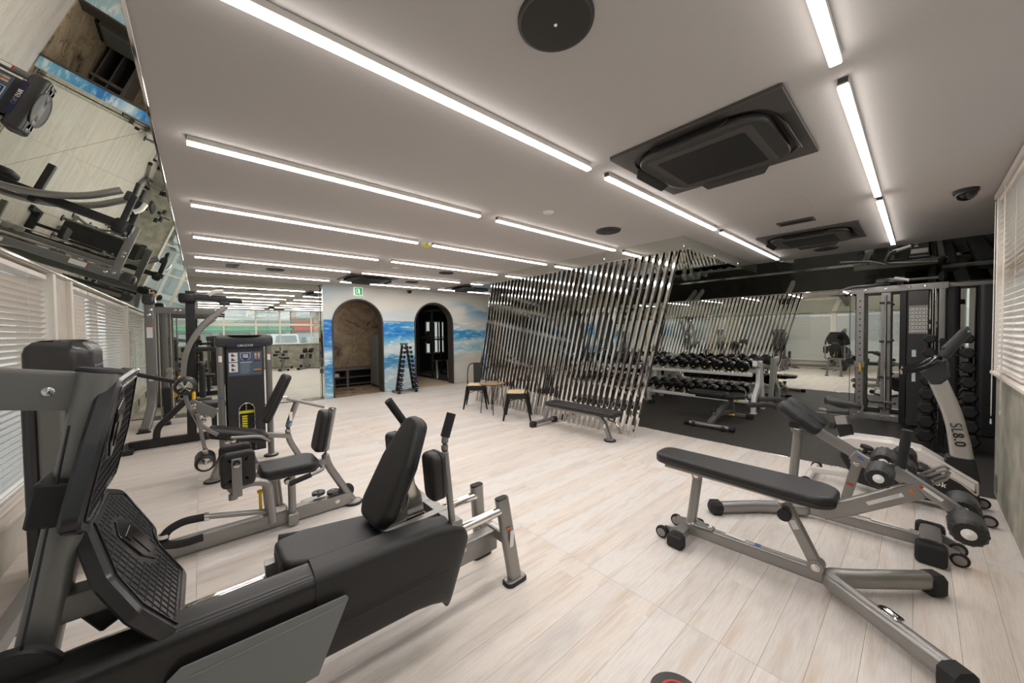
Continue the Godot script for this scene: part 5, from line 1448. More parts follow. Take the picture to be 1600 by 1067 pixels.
func hyperextension_bench() -> void:
	var x := 3.5
	var o := thing("hyperextension_bench", "silver back extension bench with twin black hip pads and two curved handles", "bench", Vector3(x, 0, -0.4))
	# base
	sweep(bend([ay(1122, 792, 0.05), ay(1200, 790, 0.05), Vector3(x - 0.02, 0.06, -0.55), Vector3(x + 0.02, 0.06, -0.62), Vector3(x + 0.38, 0.05, -1.0)], 0.14, 6), rrect(0.07, 0.08, 0.028, 4), Vector3.UP); part("wishbone_foot", "silver", o)
	var e1 := ay(1124, 792, 0.05)
	B(Vector3(e1.x - 0.02, 0.05, e1.z - 0.02), Vector3(0.10, 0.10, 0.1), 0.02, Basis(Vector3.UP, 0.75)); part("rubber_foot", "rubber", o)
	B(Vector3(x + 0.39, 0.05, -1.01), Vector3(0.10, 0.10, 0.1), 0.02, Basis(Vector3.UP, -0.75)); part("rubber_foot", "rubber", o)
	sweep([Vector3(x, 0.065, -0.6), Vector3(x, 0.075, 0.03)], rrect(0.06, 0.085, 0.024, 4), Vector3.UP); part("spine", "silver", o)
	sticker(o, Vector3(x - 0.005, 0.1165, -0.12), Vector3(0.026, 0.001, 0.18), "label_white")
	bar([Vector3(x - 0.13, 0.085, 0.06), Vector3(x + 0.13, 0.085, 0.06)], 0.10, 0.10, Vector3.UP, 0.03); part("cross_foot", "silver", o)
	for s in [-1, 1]:
		pad(rrect(0.085, 0.135, 0.02), Vector3(x + 0.165 * s, 0, 0.06), Vector3.RIGHT, Vector3.FORWARD, Vector3.UP, 0.135, 0.03); part("rubber_foot", "rubber", o)
		bar([Vector3(x + 0.075 * s, 0.09, 0.1), Vector3(x + 0.075 * s, 0.06, 0.165)], 0.02, 0.05, Vector3.UP, 0.004); part("wheel_fork", "silver", o)
		caster(o, Vector3(x + 0.075 * s, 0.042, 0.175), Vector3.RIGHT)
	# rear post and front strut under the sloping pad beam
	sweep([Vector3(x - 0.0, 0.09, -0.66), ax(1247, 672, x)], rrect(0.06, 0.05, 0.024, 4), Vector3.RIGHT); part("rear_post", "silver", o)
	lat(ax(1245, 669, x), Vector3.RIGHT, [Vector2(0.032, -0.04), Vector2(0.034, -0.036), Vector2(0.034, 0.036), Vector2(0.032, 0.04)], 18); part("pivot", "silver", o)
	bolt(o, ax(1245, 669, x - 0.041), Vector3.LEFT)
	var sl := ax(1340, 722, x)
	sweep([ax(1318, 790, x), sl], rrect(0.055, 0.055, 0.008, 2), Vector3.RIGHT); part("front_strut", "silver", o)
	sticker(o, ax(1328, 757, x - 0.031), Vector3(0.001, 0.012, 0.034), "red", Basis(Vector3.RIGHT, 0.3))
	lat(sl, Vector3.RIGHT, [Vector2(0.036, -0.036), Vector2(0.036, 0.036)], 18); part("pivot", "silver", o); bolt(o, sl + Vector3(-0.037, 0, 0), Vector3.LEFT, 0.014)
	bar([ax(1262, 664, x), ax(1358, 722, x)], 0.06, 0.065, Vector3.UP, 0.01); part("pad_beam", "silver", o)
	B(ax(1347, 717, x), Vector3(0.08, 0.085, 0.12), 0.01, bas(ax(1358, 722, x) - ax(1262, 664, x))); part("beam_sleeve", "silver", o)
	sticker(o, ax(1345, 716, x - 0.041), Vector3(0.001, 0.012, 0.034), "blue", bas(ax(1358, 722, x) - ax(1262, 664, x)))
	lat(ax(1353, 702, x), Vector3(0, 1, 0.3), [Vector2(0.012, -0.03), Vector2(0.012, 0), Vector2(0.034, 0.004), Vector2(0.034, 0.025), Vector2(0.02, 0.03)], 16); part("adjust_knob", "rubber", o)
	# twin hip pads
	var pd := (ax(1275, 660, x) - ax(1229, 628, x)).normalized()
	pd.x = 0
	pd = pd.normalized()
	var pn := Vector3(0, pd.z, -pd.y).normalized()
	if pn.y < 0: pn = -pn
	for s in [-1, 1]:
		pad(rpoly([Vector2(-0.075, -0.15), Vector2(0.075, -0.15), Vector2(0.09, 0.02), Vector2(0.075, 0.15), Vector2(-0.075, 0.15), Vector2(-0.09, 0.02)], 0.05, 4), ax(1254, 646, x - 0.11) + Vector3(0.11 + 0.11 * s, 0, 0) - pn * 0.078, Vector3.RIGHT, pd, pn, 0.078, 0.024, 0.03); part("hip_pad", "leather", o)
		var g0 := ax(1246, 650, x) + Vector3(0.13 * s, 0.0, 0)
		rod(bend([g0, g0 - pd * 0.06, g0 - pd * 0.16 + Vector3(0.03 * s, 0.0, 0), g0 + Vector3(0.05 * s, 0.07, -0.29)], 0.07), 0.016, 12); part("handle_tube", "silver", o)
		rod(bend([g0 - pd * 0.08 + Vector3(0.01 * s, 0, 0), g0 - pd * 0.16 + Vector3(0.03 * s, 0.0, 0), g0 + Vector3(0.05 * s, 0.07, -0.29)], 0.06), 0.021, 12); part("grip", "foam", o)
	bar([ax(1250, 655, x) + Vector3(-0.2, -0.01, 0), ax(1250, 655, x) + Vector3(0.2, -0.01, 0)], 0.06, 0.04, Vector3.UP, 0.008); part("pad_cross", "black", o)
	# ankle rollers beyond the sleeve
	bar([ax(1358, 722, x), ax(1425, 752, x)], 0.05, 0.055, Vector3.UP, 0.008); part("foot_beam", "silver", o)
	for g in [[1412, 722], [1436, 750]]:
		var c := ax(g[0], g[1], x)
		rod([c + Vector3(-0.22, 0, 0), c + Vector3(0.26, 0, 0)], 0.012, 10); part("axle", "steel", o)
		for s in [-1, 1]: roller(o, c + Vector3(0.16 * s + 0.02, 0, 0), Vector3.RIGHT, 0.06, 0.14)
	var f0 := ax(1425, 752, x - 0.05)
	for s in [0, 1]:
		var q := f0 + Vector3(0.1 * s, 0, 0)
		bar(bend([q, q + Vector3(0, 0.11, 0.13), q + Vector3(0.02, 0.10, 0.15)], 0.02), 0.012, 0.03, Vector3.RIGHT, 0.003)
		bar(bend([q + Vector3(0, -0.045, 0.02), q + Vector3(0, 0.06, 0.145), q + Vector3(0.0, 0.10, 0.15)], 0.02), 0.012, 0.03, Vector3.RIGHT, 0.003)
	part("foot_bracket", "silver", o)

func adduction_machine() -> void:
	var z := -3.2
	var o := thing("hip_adduction_machine", "silver seated thigh machine with upright knee pads and looped foot rests", "exercise machine", Vector3(0.4, 0, z))
	bar([Vector3(-0.3, 0.065, z), Vector3(0.93, 0.065, z)], 0.075, 0.10, Vector3.UP, 0.01); part("base_beam", "silver", o)
	bolt(o, Vector3(0.82, 0.07, z + 0.038), Vector3.BACK)
	foot_disc(o, Vector3(0.955, 0, z))
	foot_disc(o, Vector3(-0.28, 0, z), 0.07)
	rod(bend([Vector3(0.955, 0.02, z), Vector3(0.73, 0.44, z), Vector3(0.81, 0.84, z)], 0.12), 0.03, 14); part("rear_post", "silver", o)
	lat(Vector3(0.81, 0.838, z), Vector3(0.2, 1, 0), [Vector2(0.03, 0), Vector2(0.028, 0.006)], 16); part("post_cap", "chrome", o)
	pad(rpoly([Vector2(-0.17, -0.10), Vector2(0.16, -0.085), Vector2(0.16, 0.085), Vector2(-0.17, 0.10)], 0.06, 4), Vector3(0.765, 0.67, z), Vector3(0.2, 0.98, 0), Vector3.FORWARD, Vector3(-0.98, 0.2, 0), 0.08, 0.022, 0.03); part("backrest", "leather", o)
	bar([Vector3(0.74, 0.42, z), Vector3(0.38, 0.375, z)], 0.06, 0.05, Vector3.UP, 0.01); part("seat_beam", "silver", o)
	pad(rpoly([Vector2(-0.19, -0.13), Vector2(0.15, -0.17), Vector2(0.19, -0.1), Vector2(0.19, 0.1), Vector2(0.15, 0.17), Vector2(-0.19, 0.13)], 0.05, 4), Vector3(0.49, 0.40, z), Vector3.RIGHT, Vector3.FORWARD, Vector3.UP, 0.075, 0.02, 0.03); part("seat", "leather", o)
	for s in [-1, 1]:
		rod(bend([Vector3(0.70, 0.40, z + 0.03 * s), Vector3(0.69, 0.42, z + 0.2 * s), Vector3(0.50, 0.38, z + 0.2 * s)], 0.06), 0.014, 10); part("side_handle", "silver", o)
		rod([Vector3(0.60, 0.40, z + 0.2 * s), Vector3(0.46, 0.372, z + 0.2 * s)], 0.019, 10); part("grip", "foam", o)
	rod([Vector3(0.495, 0.07, z + 0.06), Vector3(0.495, 0.39, z + 0.06)], 0.026, 14); part("seat_post", "silver", o)
	B(Vector3(0.495, 0.06, z + 0.075), Vector3(0.07, 0.085, 0.07), 0.006); part("post_socket", "silver", o)
	lat(Vector3(0.46, 0.365, z + 0.1), Vector3.BACK, [Vector2(0.022, 0), Vector2(0.024, 0.02), Vector2(0.016, 0.03)], 14); part("clamp_knob", "steel", o)
	rod([Vector3(0.42, 0.1, z), Vector3(0.40, 0.38, z)], 0.03, 12); part("seat_post", "silver", o)
	lat(Vector3(0.30, 0.30, z + 0.04), Vector3.UP, [Vector2(0.01, -0.12), Vector2(0.01, 0), Vector2(0.02, 0.004), Vector2(0.02, 0.02)], 12); part("pull_pin", "yellow", o)
	for s in [-1, 1]:
		# swinging arm: up from the base, over, down to the knee pad
		var q := Vector3(0.30, 0.0, z + 0.10 * s + 0.04)
		rod(bend([q + Vector3(0.06, 0.10, 0), q + Vector3(0.04, 0.40, 0), q + Vector3(-0.05, 0.43, 0), q + Vector3(-0.16, 0.41, 0), q + Vector3(-0.16, 0.34, 0)], 0.07, 5), 0.026, 12); part("swing_arm", "silver", o)
		pad(rrect(0.19, 0.24, 0.04, 4), q + Vector3(-0.13, 0.55, 0.005 + (0.0 if s > 0 else -0.03)), Vector3.RIGHT, Vector3.UP, Vector3(0, 0, 1.0), 0.05, 0.018); part("knee_pad", "leather", o)
		B(q + Vector3(-0.14, 0.50, 0.062 if s > 0 else -0.036), Vector3(0.055, 0.26, 0.012), 0.004); part("pad_bracket", "silver", o)
		if s > 0:
			bolt(o, q + Vector3(-0.14, 0.59, 0.069), Vector3.BACK, 0.014)
			lat(q + Vector3(-0.14, 0.60, 0.0685), Vector3.BACK, [Vector2(0.02, 0), Vector2(0.02, 0.006)], 14); part("bolt_cup", "rubber", o)
		# foot rest bar ending in a padded loop
		if s < 0: continue
		var f := Vector3(0.0, 0.255, z + 0.10)
		rod([f, Vector3(0.33, 0.17, z + 0.08 * s)], 0.018, 10); part("foot_bar", "silver", o)
		rod(bend([f, f + Vector3(-0.12, 0.01, 0.0), f + Vector3(-0.20, -0.03, 0.0), f + Vector3(-0.21, -0.11, 0.0), f + Vector3(-0.12, -0.135, 0.0), f + Vector3(-0.02, -0.13, 0.0)], 0.07, 5), 0.024, 12); part("foot_loop", "foam", o)
		for g in [Vector3(0, 0.0, 0), Vector3(-0.203, -0.05, 0)]:
			lat(f + g, Vector3.RIGHT if g.x == 0 else Vector3.UP, [Vector2(0.027, -0.012), Vector2(0.028, 0.012)], 14); part("loop_collar", "chrome", o)
	for g in [Vector3(0.70, 0.135, z - 0.05), Vector3(0.80, 0.13, z + 0.0)]:
		lat(g, Vector3.UP, [Vector2(0.046, 0), Vector2(0.05, 0.004), Vector2(0.044, 0.012), Vector2(0.05, 0.02), Vector2(0.046, 0.024)], 22); part("pulley", "charcoal", o)
		lat(g, Vector3.UP, [Vector2(0.012, -0.02), Vector2(0.012, 0.03)], 10); part("pulley_pin", "chrome", o)
	lat(Vector3(0.90, 0.12, z), Vector3.BACK, [Vector2(0.06, -0.012), Vector2(0.064, -0.006), Vector2(0.055, 0), Vector2(0.064, 0.006), Vector2(0.06, 0.012)], 24); part("pulley", "black", o)
	rod([Vector3(0.70, 0.14, z - 0.02), Vector3(0.56, 0.14, z + 0.02)], 0.008, 8); part("link_rod", "chrome", o)
	B(Vector3(0.40, 0.15, z + 0.05), Vector3(0.12, 0.05, 0.05), 0.01); part("cam_block", "steel", o)

func weight_tower(o: Node3D, c: Vector3, w: float, h: float) -> void:
	# a stack tower facing +z
	for s in [-1, 1]:
		rod([c + Vector3(w / 2 * s, 0.02, 0.02), c + Vector3(w / 2 * s, h - 0.06, 0.02)], 0.032, 14); part("tower_post", "grey_frame", o)
		foot_disc(o, c + Vector3(w / 2 * s, 0, 0.02))
		sticker(o, c + Vector3(w / 2 * s, h - 0.26, 0.053), Vector3(0.03, 0.07, 0.001), "label_white"); sticker(o, c + Vector3(w / 2 * s, h - 0.22, 0.0535), Vector3(0.03, 0.012, 0.001), "red")
		sticker(o, c + Vector3(w / 2 * s, h * 0.52, 0.053), Vector3(0.035, 0.012, 0.001), "blue")
	# front panel with arched opening
	var hw := w / 2 - 0.055
	var poly := PackedVector2Array([Vector2(-hw, 0.12), Vector2(-0.075, 0.12), Vector2(-0.075, 0.58)])
	for k in 9: poly.push_back(Vector2(-cos(PI * k / 8) * 0.075, 0.58 + sin(PI * k / 8) * 0.09))
	poly.append_array(PackedVector2Array([Vector2(0.075, 0.12), Vector2(hw, 0.12), Vector2(hw, h - 0.12), Vector2(-hw, h - 0.12)]))
	pri(poly, c + Vector3(0, 0, 0.02), Vector3.RIGHT, Vector3.UP, Vector3(0, 0, 0.012)); part("front_panel", "charcoal", o)
	var rim := []
	rim.append(c + Vector3(-0.075, 0.12, 0.034))
	for k in 9: rim.append(c + Vector3(-cos(PI * k / 8) * 0.075, 0.58 + sin(PI * k / 8) * 0.09, 0.034))
	rim.append(c + Vector3(0.075, 0.12, 0.034))
	rod(rim, 0.006, 8); part("opening_rim", "chrome", o)
	B(c + Vector3(0, h / 2, -0.06), Vector3(w - 0.08, h - 0.16, 0.02), 0.004); part("back_panel", "black", o)
	for k in 14:
		B(c + Vector3(0, 0.15 + 0.028 * k, -0.012), Vector3(0.16, 0.025, 0.05), 0.003); var p := part("weight_plate", "black", o)
		B(c + Vector3(-0.02, 0.15 + 0.028 * k, 0.0135), Vector3(0.05, 0.02, 0.001), 0.0); part("weight_label", "stack_yellow", p)
	B(c + Vector3(0.0, 0.56, -0.012), Vector3(0.16, 0.03, 0.05), 0.003); part("top_plate", "stack_yellow", o)
	rod([c + Vector3(0, 0.56, -0.01), c + Vector3(0, h - 0.1, -0.01)], 0.008, 8); part("lift_rod", "steel", o)
	lat(c + Vector3(-0.01, 0.33, 0.014), Vector3.BACK, [Vector2(0.012, 0), Vector2(0.014, 0.02)], 10); part("selector_pin", "orange", o)
	pad(rpoly([Vector2(-w / 2 - 0.045, -0.09), Vector2(w / 2 + 0.045, -0.09), Vector2(w / 2 + 0.045, 0.07), Vector2(-w / 2 - 0.045, 0.07)], 0.03, 4), c + Vector3(0, h - 0.13, 0), Vector3.RIGHT, Vector3.BACK, Vector3.UP, 0.13, 0.035); part("top_cover", "graphite", o)
	lat(c + Vector3(0, h - 0.004, -0.01), Vector3.UP, [Vector2(0.16, 0), Vector2(0.165, 0.008), Vector2(0.155, 0.011), Vector2(0.145, 0.004)], 28); part("tray_rim", "black", o)
	B(c + Vector3(0, h - 0.115, 0.073), Vector3(w * 0.72, 0.035, 0.008), 0.003); var bd := part("name_badge", "navy", o)
	lettering("CALGYM", c + Vector3(0, h - 0.115, 0.078), Vector3.RIGHT, Vector3.UP, 0.026, "chrome", bd, true)
	sheet("instruction_chart", chart_print(), c + Vector3(0, h - 0.325, 0.0345), Vector3(w * 0.70, 0, 0), Vector3(0, 0.275, 0), o)

func chart_print() -> Image:
	var im := Image.create(264, 220, false, Image.FORMAT_RGB8)
	im.fill(Color8(74, 90, 108))
	var wh := Color8(226, 226, 224)
	for k in 2:
		im.fill_rect(Rect2i(6, 8 + 92 * k, 66, 84), wh)
		for j in 2:
			im.fill_rect(Rect2i(24, 18 + 92 * k + 40 * j, 18, 26), Color8(84, 78, 80))
			im.fill_rect(Rect2i(38, 30 + 92 * k + 40 * j, 18, 10), Color8(150, 60, 62))
	for y in 70:
		var half := 40.0 if y < 30 else 40.0 * sqrt(max(0.0, 1.0 - pow((y - 30) / 42.0, 2)))
		im.fill_rect(Rect2i(int(134 - half), 10 + y, int(half * 2), 1), Color8(200, 204, 212))
		var h2 := half - 5
		if y > 4 and h2 > 0: im.fill_rect(Rect2i(int(134 - h2), 10 + y, int(h2 * 2), 1), Color8(34, 46, 96))
	im.fill_rect(Rect2i(112, 26, 44, 8), wh)
	for k in 4: im.fill_rect(Rect2i(114 + 11 * k, 38, 7, 22 - 3 * abs(k - 2)), wh)
	for k in 2:
		im.fill_rect(Rect2i(206 + 26 * k, 14, 16, 30), Color8(216, 166, 132))
		im.fill_rect(Rect2i(207 + 26 * k, 44, 6, 26), Color8(206, 150, 116))
		im.fill_rect(Rect2i(215 + 26 * k, 44, 6, 26), Color8(206, 150, 116))
	im.fill_rect(Rect2i(92, 96, 92, 5), wh)
	for k in 11: im.fill_rect(Rect2i(92, 108 + 9 * k, 84 - (k * 17) % 22, 2), Color8(168, 178, 190))
	im.fill_rect(Rect2i(198, 86, 56, 7), Color8(30, 32, 34))
	im.fill_rect(Rect2i(198, 164, 56, 16), Color8(196, 128, 60))
	im.fill_rect(Rect2i(198, 180, 56, 12), Color8(58, 54, 48))
	return im

func leg_curl_machine() -> void:
	var z := -4.62
	var o := thing("leg_curl_machine", "leg curl machine with black rollers and a weight tower bearing an instruction chart", "exercise machine", Vector3(0.4, 0, z))
	weight_tower(o, Vector3(0.385, 0, -5.17), 0.45, 1.455)
	bar([Vector3(0.4, 0.06, -5.1), Vector3(0.4, 0.06, z)], 0.07, 0.08, Vector3.UP, 0.01); part("base_beam", "silver", o)
	bar([Vector3(0.06, 0.06, z), Vector3(0.85, 0.06, z)], 0.07, 0.08, Vector3.UP, 0.01); part("base_beam", "silver", o)
	foot_disc(o, Vector3(0.06, 0, z))
	foot_disc(o, Vector3(0.85, 0, z))
	rod(bend([Vector3(0.06, 0.03, z), Vector3(0.14, 0.26, z), Vector3(0.2, 0.42, z)], 0.08), 0.03, 12); part("front_post", "silver", o)
	rod(bend([Vector3(0.82, 0.06, z), Vector3(0.68, 0.36, z), Vector3(0.80, 0.70, z)], 0.14), 0.03, 12); part("rear_post", "silver", o)
	rod([Vector3(0.64, 0.775, z), Vector3(1.08, 0.60, z)], 0.02, 12); part("top_bar", "silver", o)
	bar([Vector3(0.72, 0.33, z), Vector3(0.28, 0.44, z)], 0.06, 0.05, Vector3.UP, 0.01); part("seat_beam", "silver", o)
	rod([Vector3(0.62, 0.785, z), Vector3(0.70, 0.75, z)], 0.027, 12); part("bar_collar", "chrome", o)
	sticker(o, Vector3(0.735, 0.55, z + 0.031), Vector3(0.03, 0.1, 0.001), "label_white"); sticker(o, Vector3(0.72, 0.49, z + 0.031), Vector3(0.03, 0.02, 0.001), "blue")
	var pu := (Vector3(0.48, 0.37, 0) - Vector3(0.03, 0.51, 0)).normalized()
	var pn := Vector3(-pu.y, pu.x, 0)
	pad(rpoly([Vector2(-0.25, -0.12), Vector2(0.25, -0.15), Vector2(0.25, 0.15), Vector2(-0.25, 0.12)], 0.06, 4), Vector3(0.255, 0.385, z), pu, Vector3.FORWARD, pn, 0.105, 0.034, 0.04); part("seat", "leather", o)
	var bu := (Vector3(0.72, 1.0, 0) - Vector3(0.50, 0.52, 0)).normalized()
	pad(rpoly([Vector2(-0.27, -0.14), Vector2(0.27, -0.12), Vector2(0.27, 0.12), Vector2(-0.27, 0.14)], 0.06, 4), Vector3(0.64, 0.755, z), bu, Vector3.FORWARD, Vector3(-bu.y, bu.x, 0), 0.075, 0.024, 0.03); part("backrest", "leather", o)
	for s in [-1, 1]:
		rod(bend([Vector3(0.2, 0.45, z + 0.17 * s), Vector3(0.44, 0.42, z + 0.18 * s), Vector3(0.52, 0.34, z + 0.12 * s)], 0.05), 0.015, 10); part("side_handle", "silver", o)
		for x in [0.17, 0.22]: bolt(o, Vector3(x, 0.42, z + 0.19 * s), Vector3(0, 0, s), 0.014)
	# lever arm with the two rollers
	bar(bend([Vector3(0.10, 0.50, z + 0.17), Vector3(-0.03, 0.62, z + 0.17), Vector3(-0.11, 0.84, z + 0.17), Vector3(-0.12, 0.95, z + 0.17)], 0.1), 0.03, 0.06, Vector3.BACK, 0.008); part("lever_arm", "silver", o)
	bar([Vector3(-0.04, 0.72, z + 0.18), Vector3(0.01, 0.34, z + 0.18)], 0.03, 0.055, Vector3.BACK, 0.008); part("shin_arm", "silver", o)
	bar([Vector3(-0.10, 0.81, z - 0.0), Vector3(0.10, 0.67, z - 0.02)], 0.03, 0.09, Vector3.UP, 0.006); part("cam_plate", "grey_frame", o)
	for g in [Vector3(-0.06, 0.80, z + 0.19), Vector3(0.0, 0.66, z + 0.19), Vector3(0.005, 0.38, z + 0.20), Vector3(0.02, 0.67, z - 0.01)]: bolt(o, g, Vector3.BACK, 0.016)
	roller(o, Vector3(-0.118, 0.99, z + 0.1), Vector3.BACK, 0.082, 0.24, "chrome", false)
	roller(o, Vector3(0.005, 0.255, z + 0.1), Vector3.BACK, 0.08, 0.26, "chrome", false)
	for g in [Vector3(-0.16, 1.0, z - 0.03), Vector3(-0.19, 0.88, z - 0.02), Vector3(-0.06, 0.87, z + 0.2)]:
		lat(g, Vector3(0, 1, 0.1), [Vector2(0.012, 0), Vector2(0.015, 0.03), Vector2(0.012, 0.07)], 10); part("pull_pin", "yellow", o)
	rod([Vector3(-0.08, 0.78, z + 0.20), Vector3(-0.02, 0.55, z + 0.20)], 0.008, 8); part("adjust_lever", "chrome", o)

func black_press_machine() -> void:
	var z := -6.6
	var o := thing("plate_loaded_press", "tall black press machine with overhead arms near the mirror wall", "exercise machine", Vector3(-0.2, 0, z))
	bar([Vector3(-0.72, 0.06, z), Vector3(0.35, 0.06, z)], 0.09, 0.10, Vector3.UP, 0.008); part("base_beam", "black", o)
	B(Vector3(-0.72, 0.03, z), Vector3(0.12, 0.06, 0.5), 0.01); part("cross_foot", "black", o)
	B(Vector3(0.36, 0.03, z), Vector3(0.12, 0.06, 0.5), 0.01); part("cross_foot", "black", o)
	bar([Vector3(-0.12, 0.05, z), Vector3(-0.09, 2.07, z)], 0.10, 0.10, Vector3.RIGHT, 0.008); part("upright", "black", o)
	bar(bend([Vector3(-0.47, 0.10, z), Vector3(-0.46, 0.25, z), Vector3(-0.13, 0.62, z)], 0.12), 0.07, 0.07, Vector3.UP, 0.008); part("brace", "black", o)
	for s in [-1, 1]:
		bar([Vector3(-0.19, 2.0 - 0.02 * s, z + 0.1 * s), Vector3(0.30, 1.98 - 0.02 * s, z + 0.1 * s)], 0.05, 0.06, Vector3.UP, 0.008); part("overhead_arm", "black", o)
		rod([Vector3(0.28, 1.975 - 0.02 * s, z + 0.1 * s), Vector3(0.47, 1.96 - 0.02 * s, z + 0.1 * s)], 0.022, 10); part("arm_grip", "rubber", o)
		B(Vector3(0.27, 1.94 - 0.02 * s, z + 0.1 * s), Vector3(0.12, 0.07, 0.05), 0.012); part("arm_clamp", "charcoal", o)
	B(Vector3(-0.12, 1.97, z), Vector3(0.18, 0.12, 0.26), 0.02); part("head_block", "black", o)
	bar([Vector3(-0.2, 1.27, z), Vector3(0.28, 1.27, z)], 0.07, 0.06, Vector3.UP, 0.008); part("middle_arm", "black", o)
	rod(bend([Vector3(0.10, 2.02, z + 0.12), Vector3(0.16, 2.07, z + 0.12), Vector3(0.26, 2.08, z + 0.12)], 0.04), 0.026, 10); part("rope_wrap", "label_white", o)
	# pale curved guide arms
	for s in [-1, 1]:
		sweep(bend([Vector3(0.28, 1.86, z + 0.2 * s), Vector3(0.02, 1.62, z + 0.2 * s), Vector3(-0.16, 1.25, z + 0.2 * s), Vector3(-0.20, 0.7, z + 0.2 * s)], 0.35, 7), rrect(0.06, 0.11, 0.02, 3), Vector3.BACK); part("guide_arm", "silver", o)
	bar([Vector3(-0.62, 1.0, z + 0.28), Vector3(-0.20, 0.84, z + 0.25)], 0.05, 0.05, Vector3.UP, 0.008); part("lever_bar", "black", o)
	rod([Vector3(-0.60, 1.01, z + 0.3), Vector3(-0.58, 1.06, z + 0.34)], 0.016, 10); part("lever_pin", "steel", o)
	pad(rrect(0.26, 0.36, 0.05, 4), Vector3(0.12, 0.45, z), Vector3.RIGHT, Vector3.FORWARD, Vector3.UP, 0.08, 0.022, 0.03); part("seat", "leather", o)
	bar([Vector3(0.12, 0.1, z), Vector3(0.12, 0.45, z)], 0.06, 0.06, Vector3.RIGHT, 0.008); part("seat_post", "black", o)
	pad(rrect(0.28, 0.5, 0.06, 4), Vector3(-0.03, 0.85, z), Vector3.FORWARD, Vector3.UP, Vector3.RIGHT, 0.07, 0.022, 0.03); part("backrest", "leather", o)

func cable_tower() -> void:
	var c := Vector3(-0.60, 0, -8.05)
	var o := thing("cable_tower", "tall grey cable column with curved feet beside the window blinds", "exercise machine", c)
	sweep(bend([c + Vector3(0.0, 2.0, 0), c + Vector3(0.0, 0.35, 0), c + Vector3(-0.06, 0.06, 0.28), c + Vector3(-0.08, 0.03, 0.36)], 0.25, 6), rrect(0.09, 0.12, 0.03, 4), Vector3.RIGHT); part("column", "grey_frame", o)
	sweep([c + Vector3(0.16, 0.05, -0.1), c + Vector3(0.16, 1.86, -0.1)], rrect(0.1, 0.07, 0.02, 3), Vector3.RIGHT); part("column", "grey_frame", o)
	pri(rrect(0.16, 0.1, 0.045, 5), c + Vector3(-0.08, 0, 0.36), Vector3.RIGHT, Vector3.FORWARD, Vector3(0, 0.016, 0), 0.003); part("rubber_foot", "rubber", o)
	pri(rrect(0.16, 0.12, 0.045, 5), c + Vector3(0.12, 0, -0.1), Vector3.RIGHT, Vector3.FORWARD, Vector3(0, 0.05, 0), 0.003); part("rubber_foot", "rubber", o)
	pad(rrect(0.15, 0.22, 0.04, 4), c + Vector3(0.0, 1.96, 0), Vector3.RIGHT, Vector3.FORWARD, Vector3.UP, 0.16, 0.04); part("top_cover", "graphite", o)
	bar([c + Vector3(0.04, 1.88, 0), c + Vector3(0.80, 1.86, 0)], 0.07, 0.10, Vector3.UP, 0.012); part("top_beam", "grey_frame", o)
	for x in [0.02, 0.3, 0.36]: bolt(o, c + Vector3(x, 1.88, 0.05), Vector3.BACK, 0.014)
	bolt(o, c + Vector3(0.0, 1.80, 0.061), Vector3.BACK, 0.016)
	sticker(o, c + Vector3(0.0, 1.52, 0.0615), Vector3(0.07, 0.17, 0.001), "label_white"); sticker(o, c + Vector3(0.0, 1.61, 0.062), Vector3(0.07, 0.012, 0.001), "red"); sticker(o, c + Vector3(0.0, 0.80, 0.062), Vector3(0.05, 0.09, 0.001), "label_white")
	for y in [0.9, 0.8]: lat(c + Vector3(0.21, y, 0.0), Vector3.BACK, [Vector2(0.05, 0), Vector2(0.05, 0.02), Vector2(0.012, 0.026)], 18); part("pulley", "silver", o)
	for x in [0.1, 0.24]: rod([c + Vector3(x, 0.1, 0.02), c + Vector3(x, 1.85, 0.02)], 0.011, 8); part("guide_rod", "steel", o)
	sweep([c + Vector3(0.17, 0.15, -0.02), c + Vector3(0.17, 0.62, -0.02)], rrect(0.15, 0.1, 0.01, 2), Vector3.RIGHT); part("weight_block", "black", o)
	bar([c + Vector3(-0.02, 0.14, -0.05), c + Vector3(0.75, 0.12, -0.1)], 0.06, 0.07, Vector3.UP, 0.01); part("base_beam", "grey_frame", o)

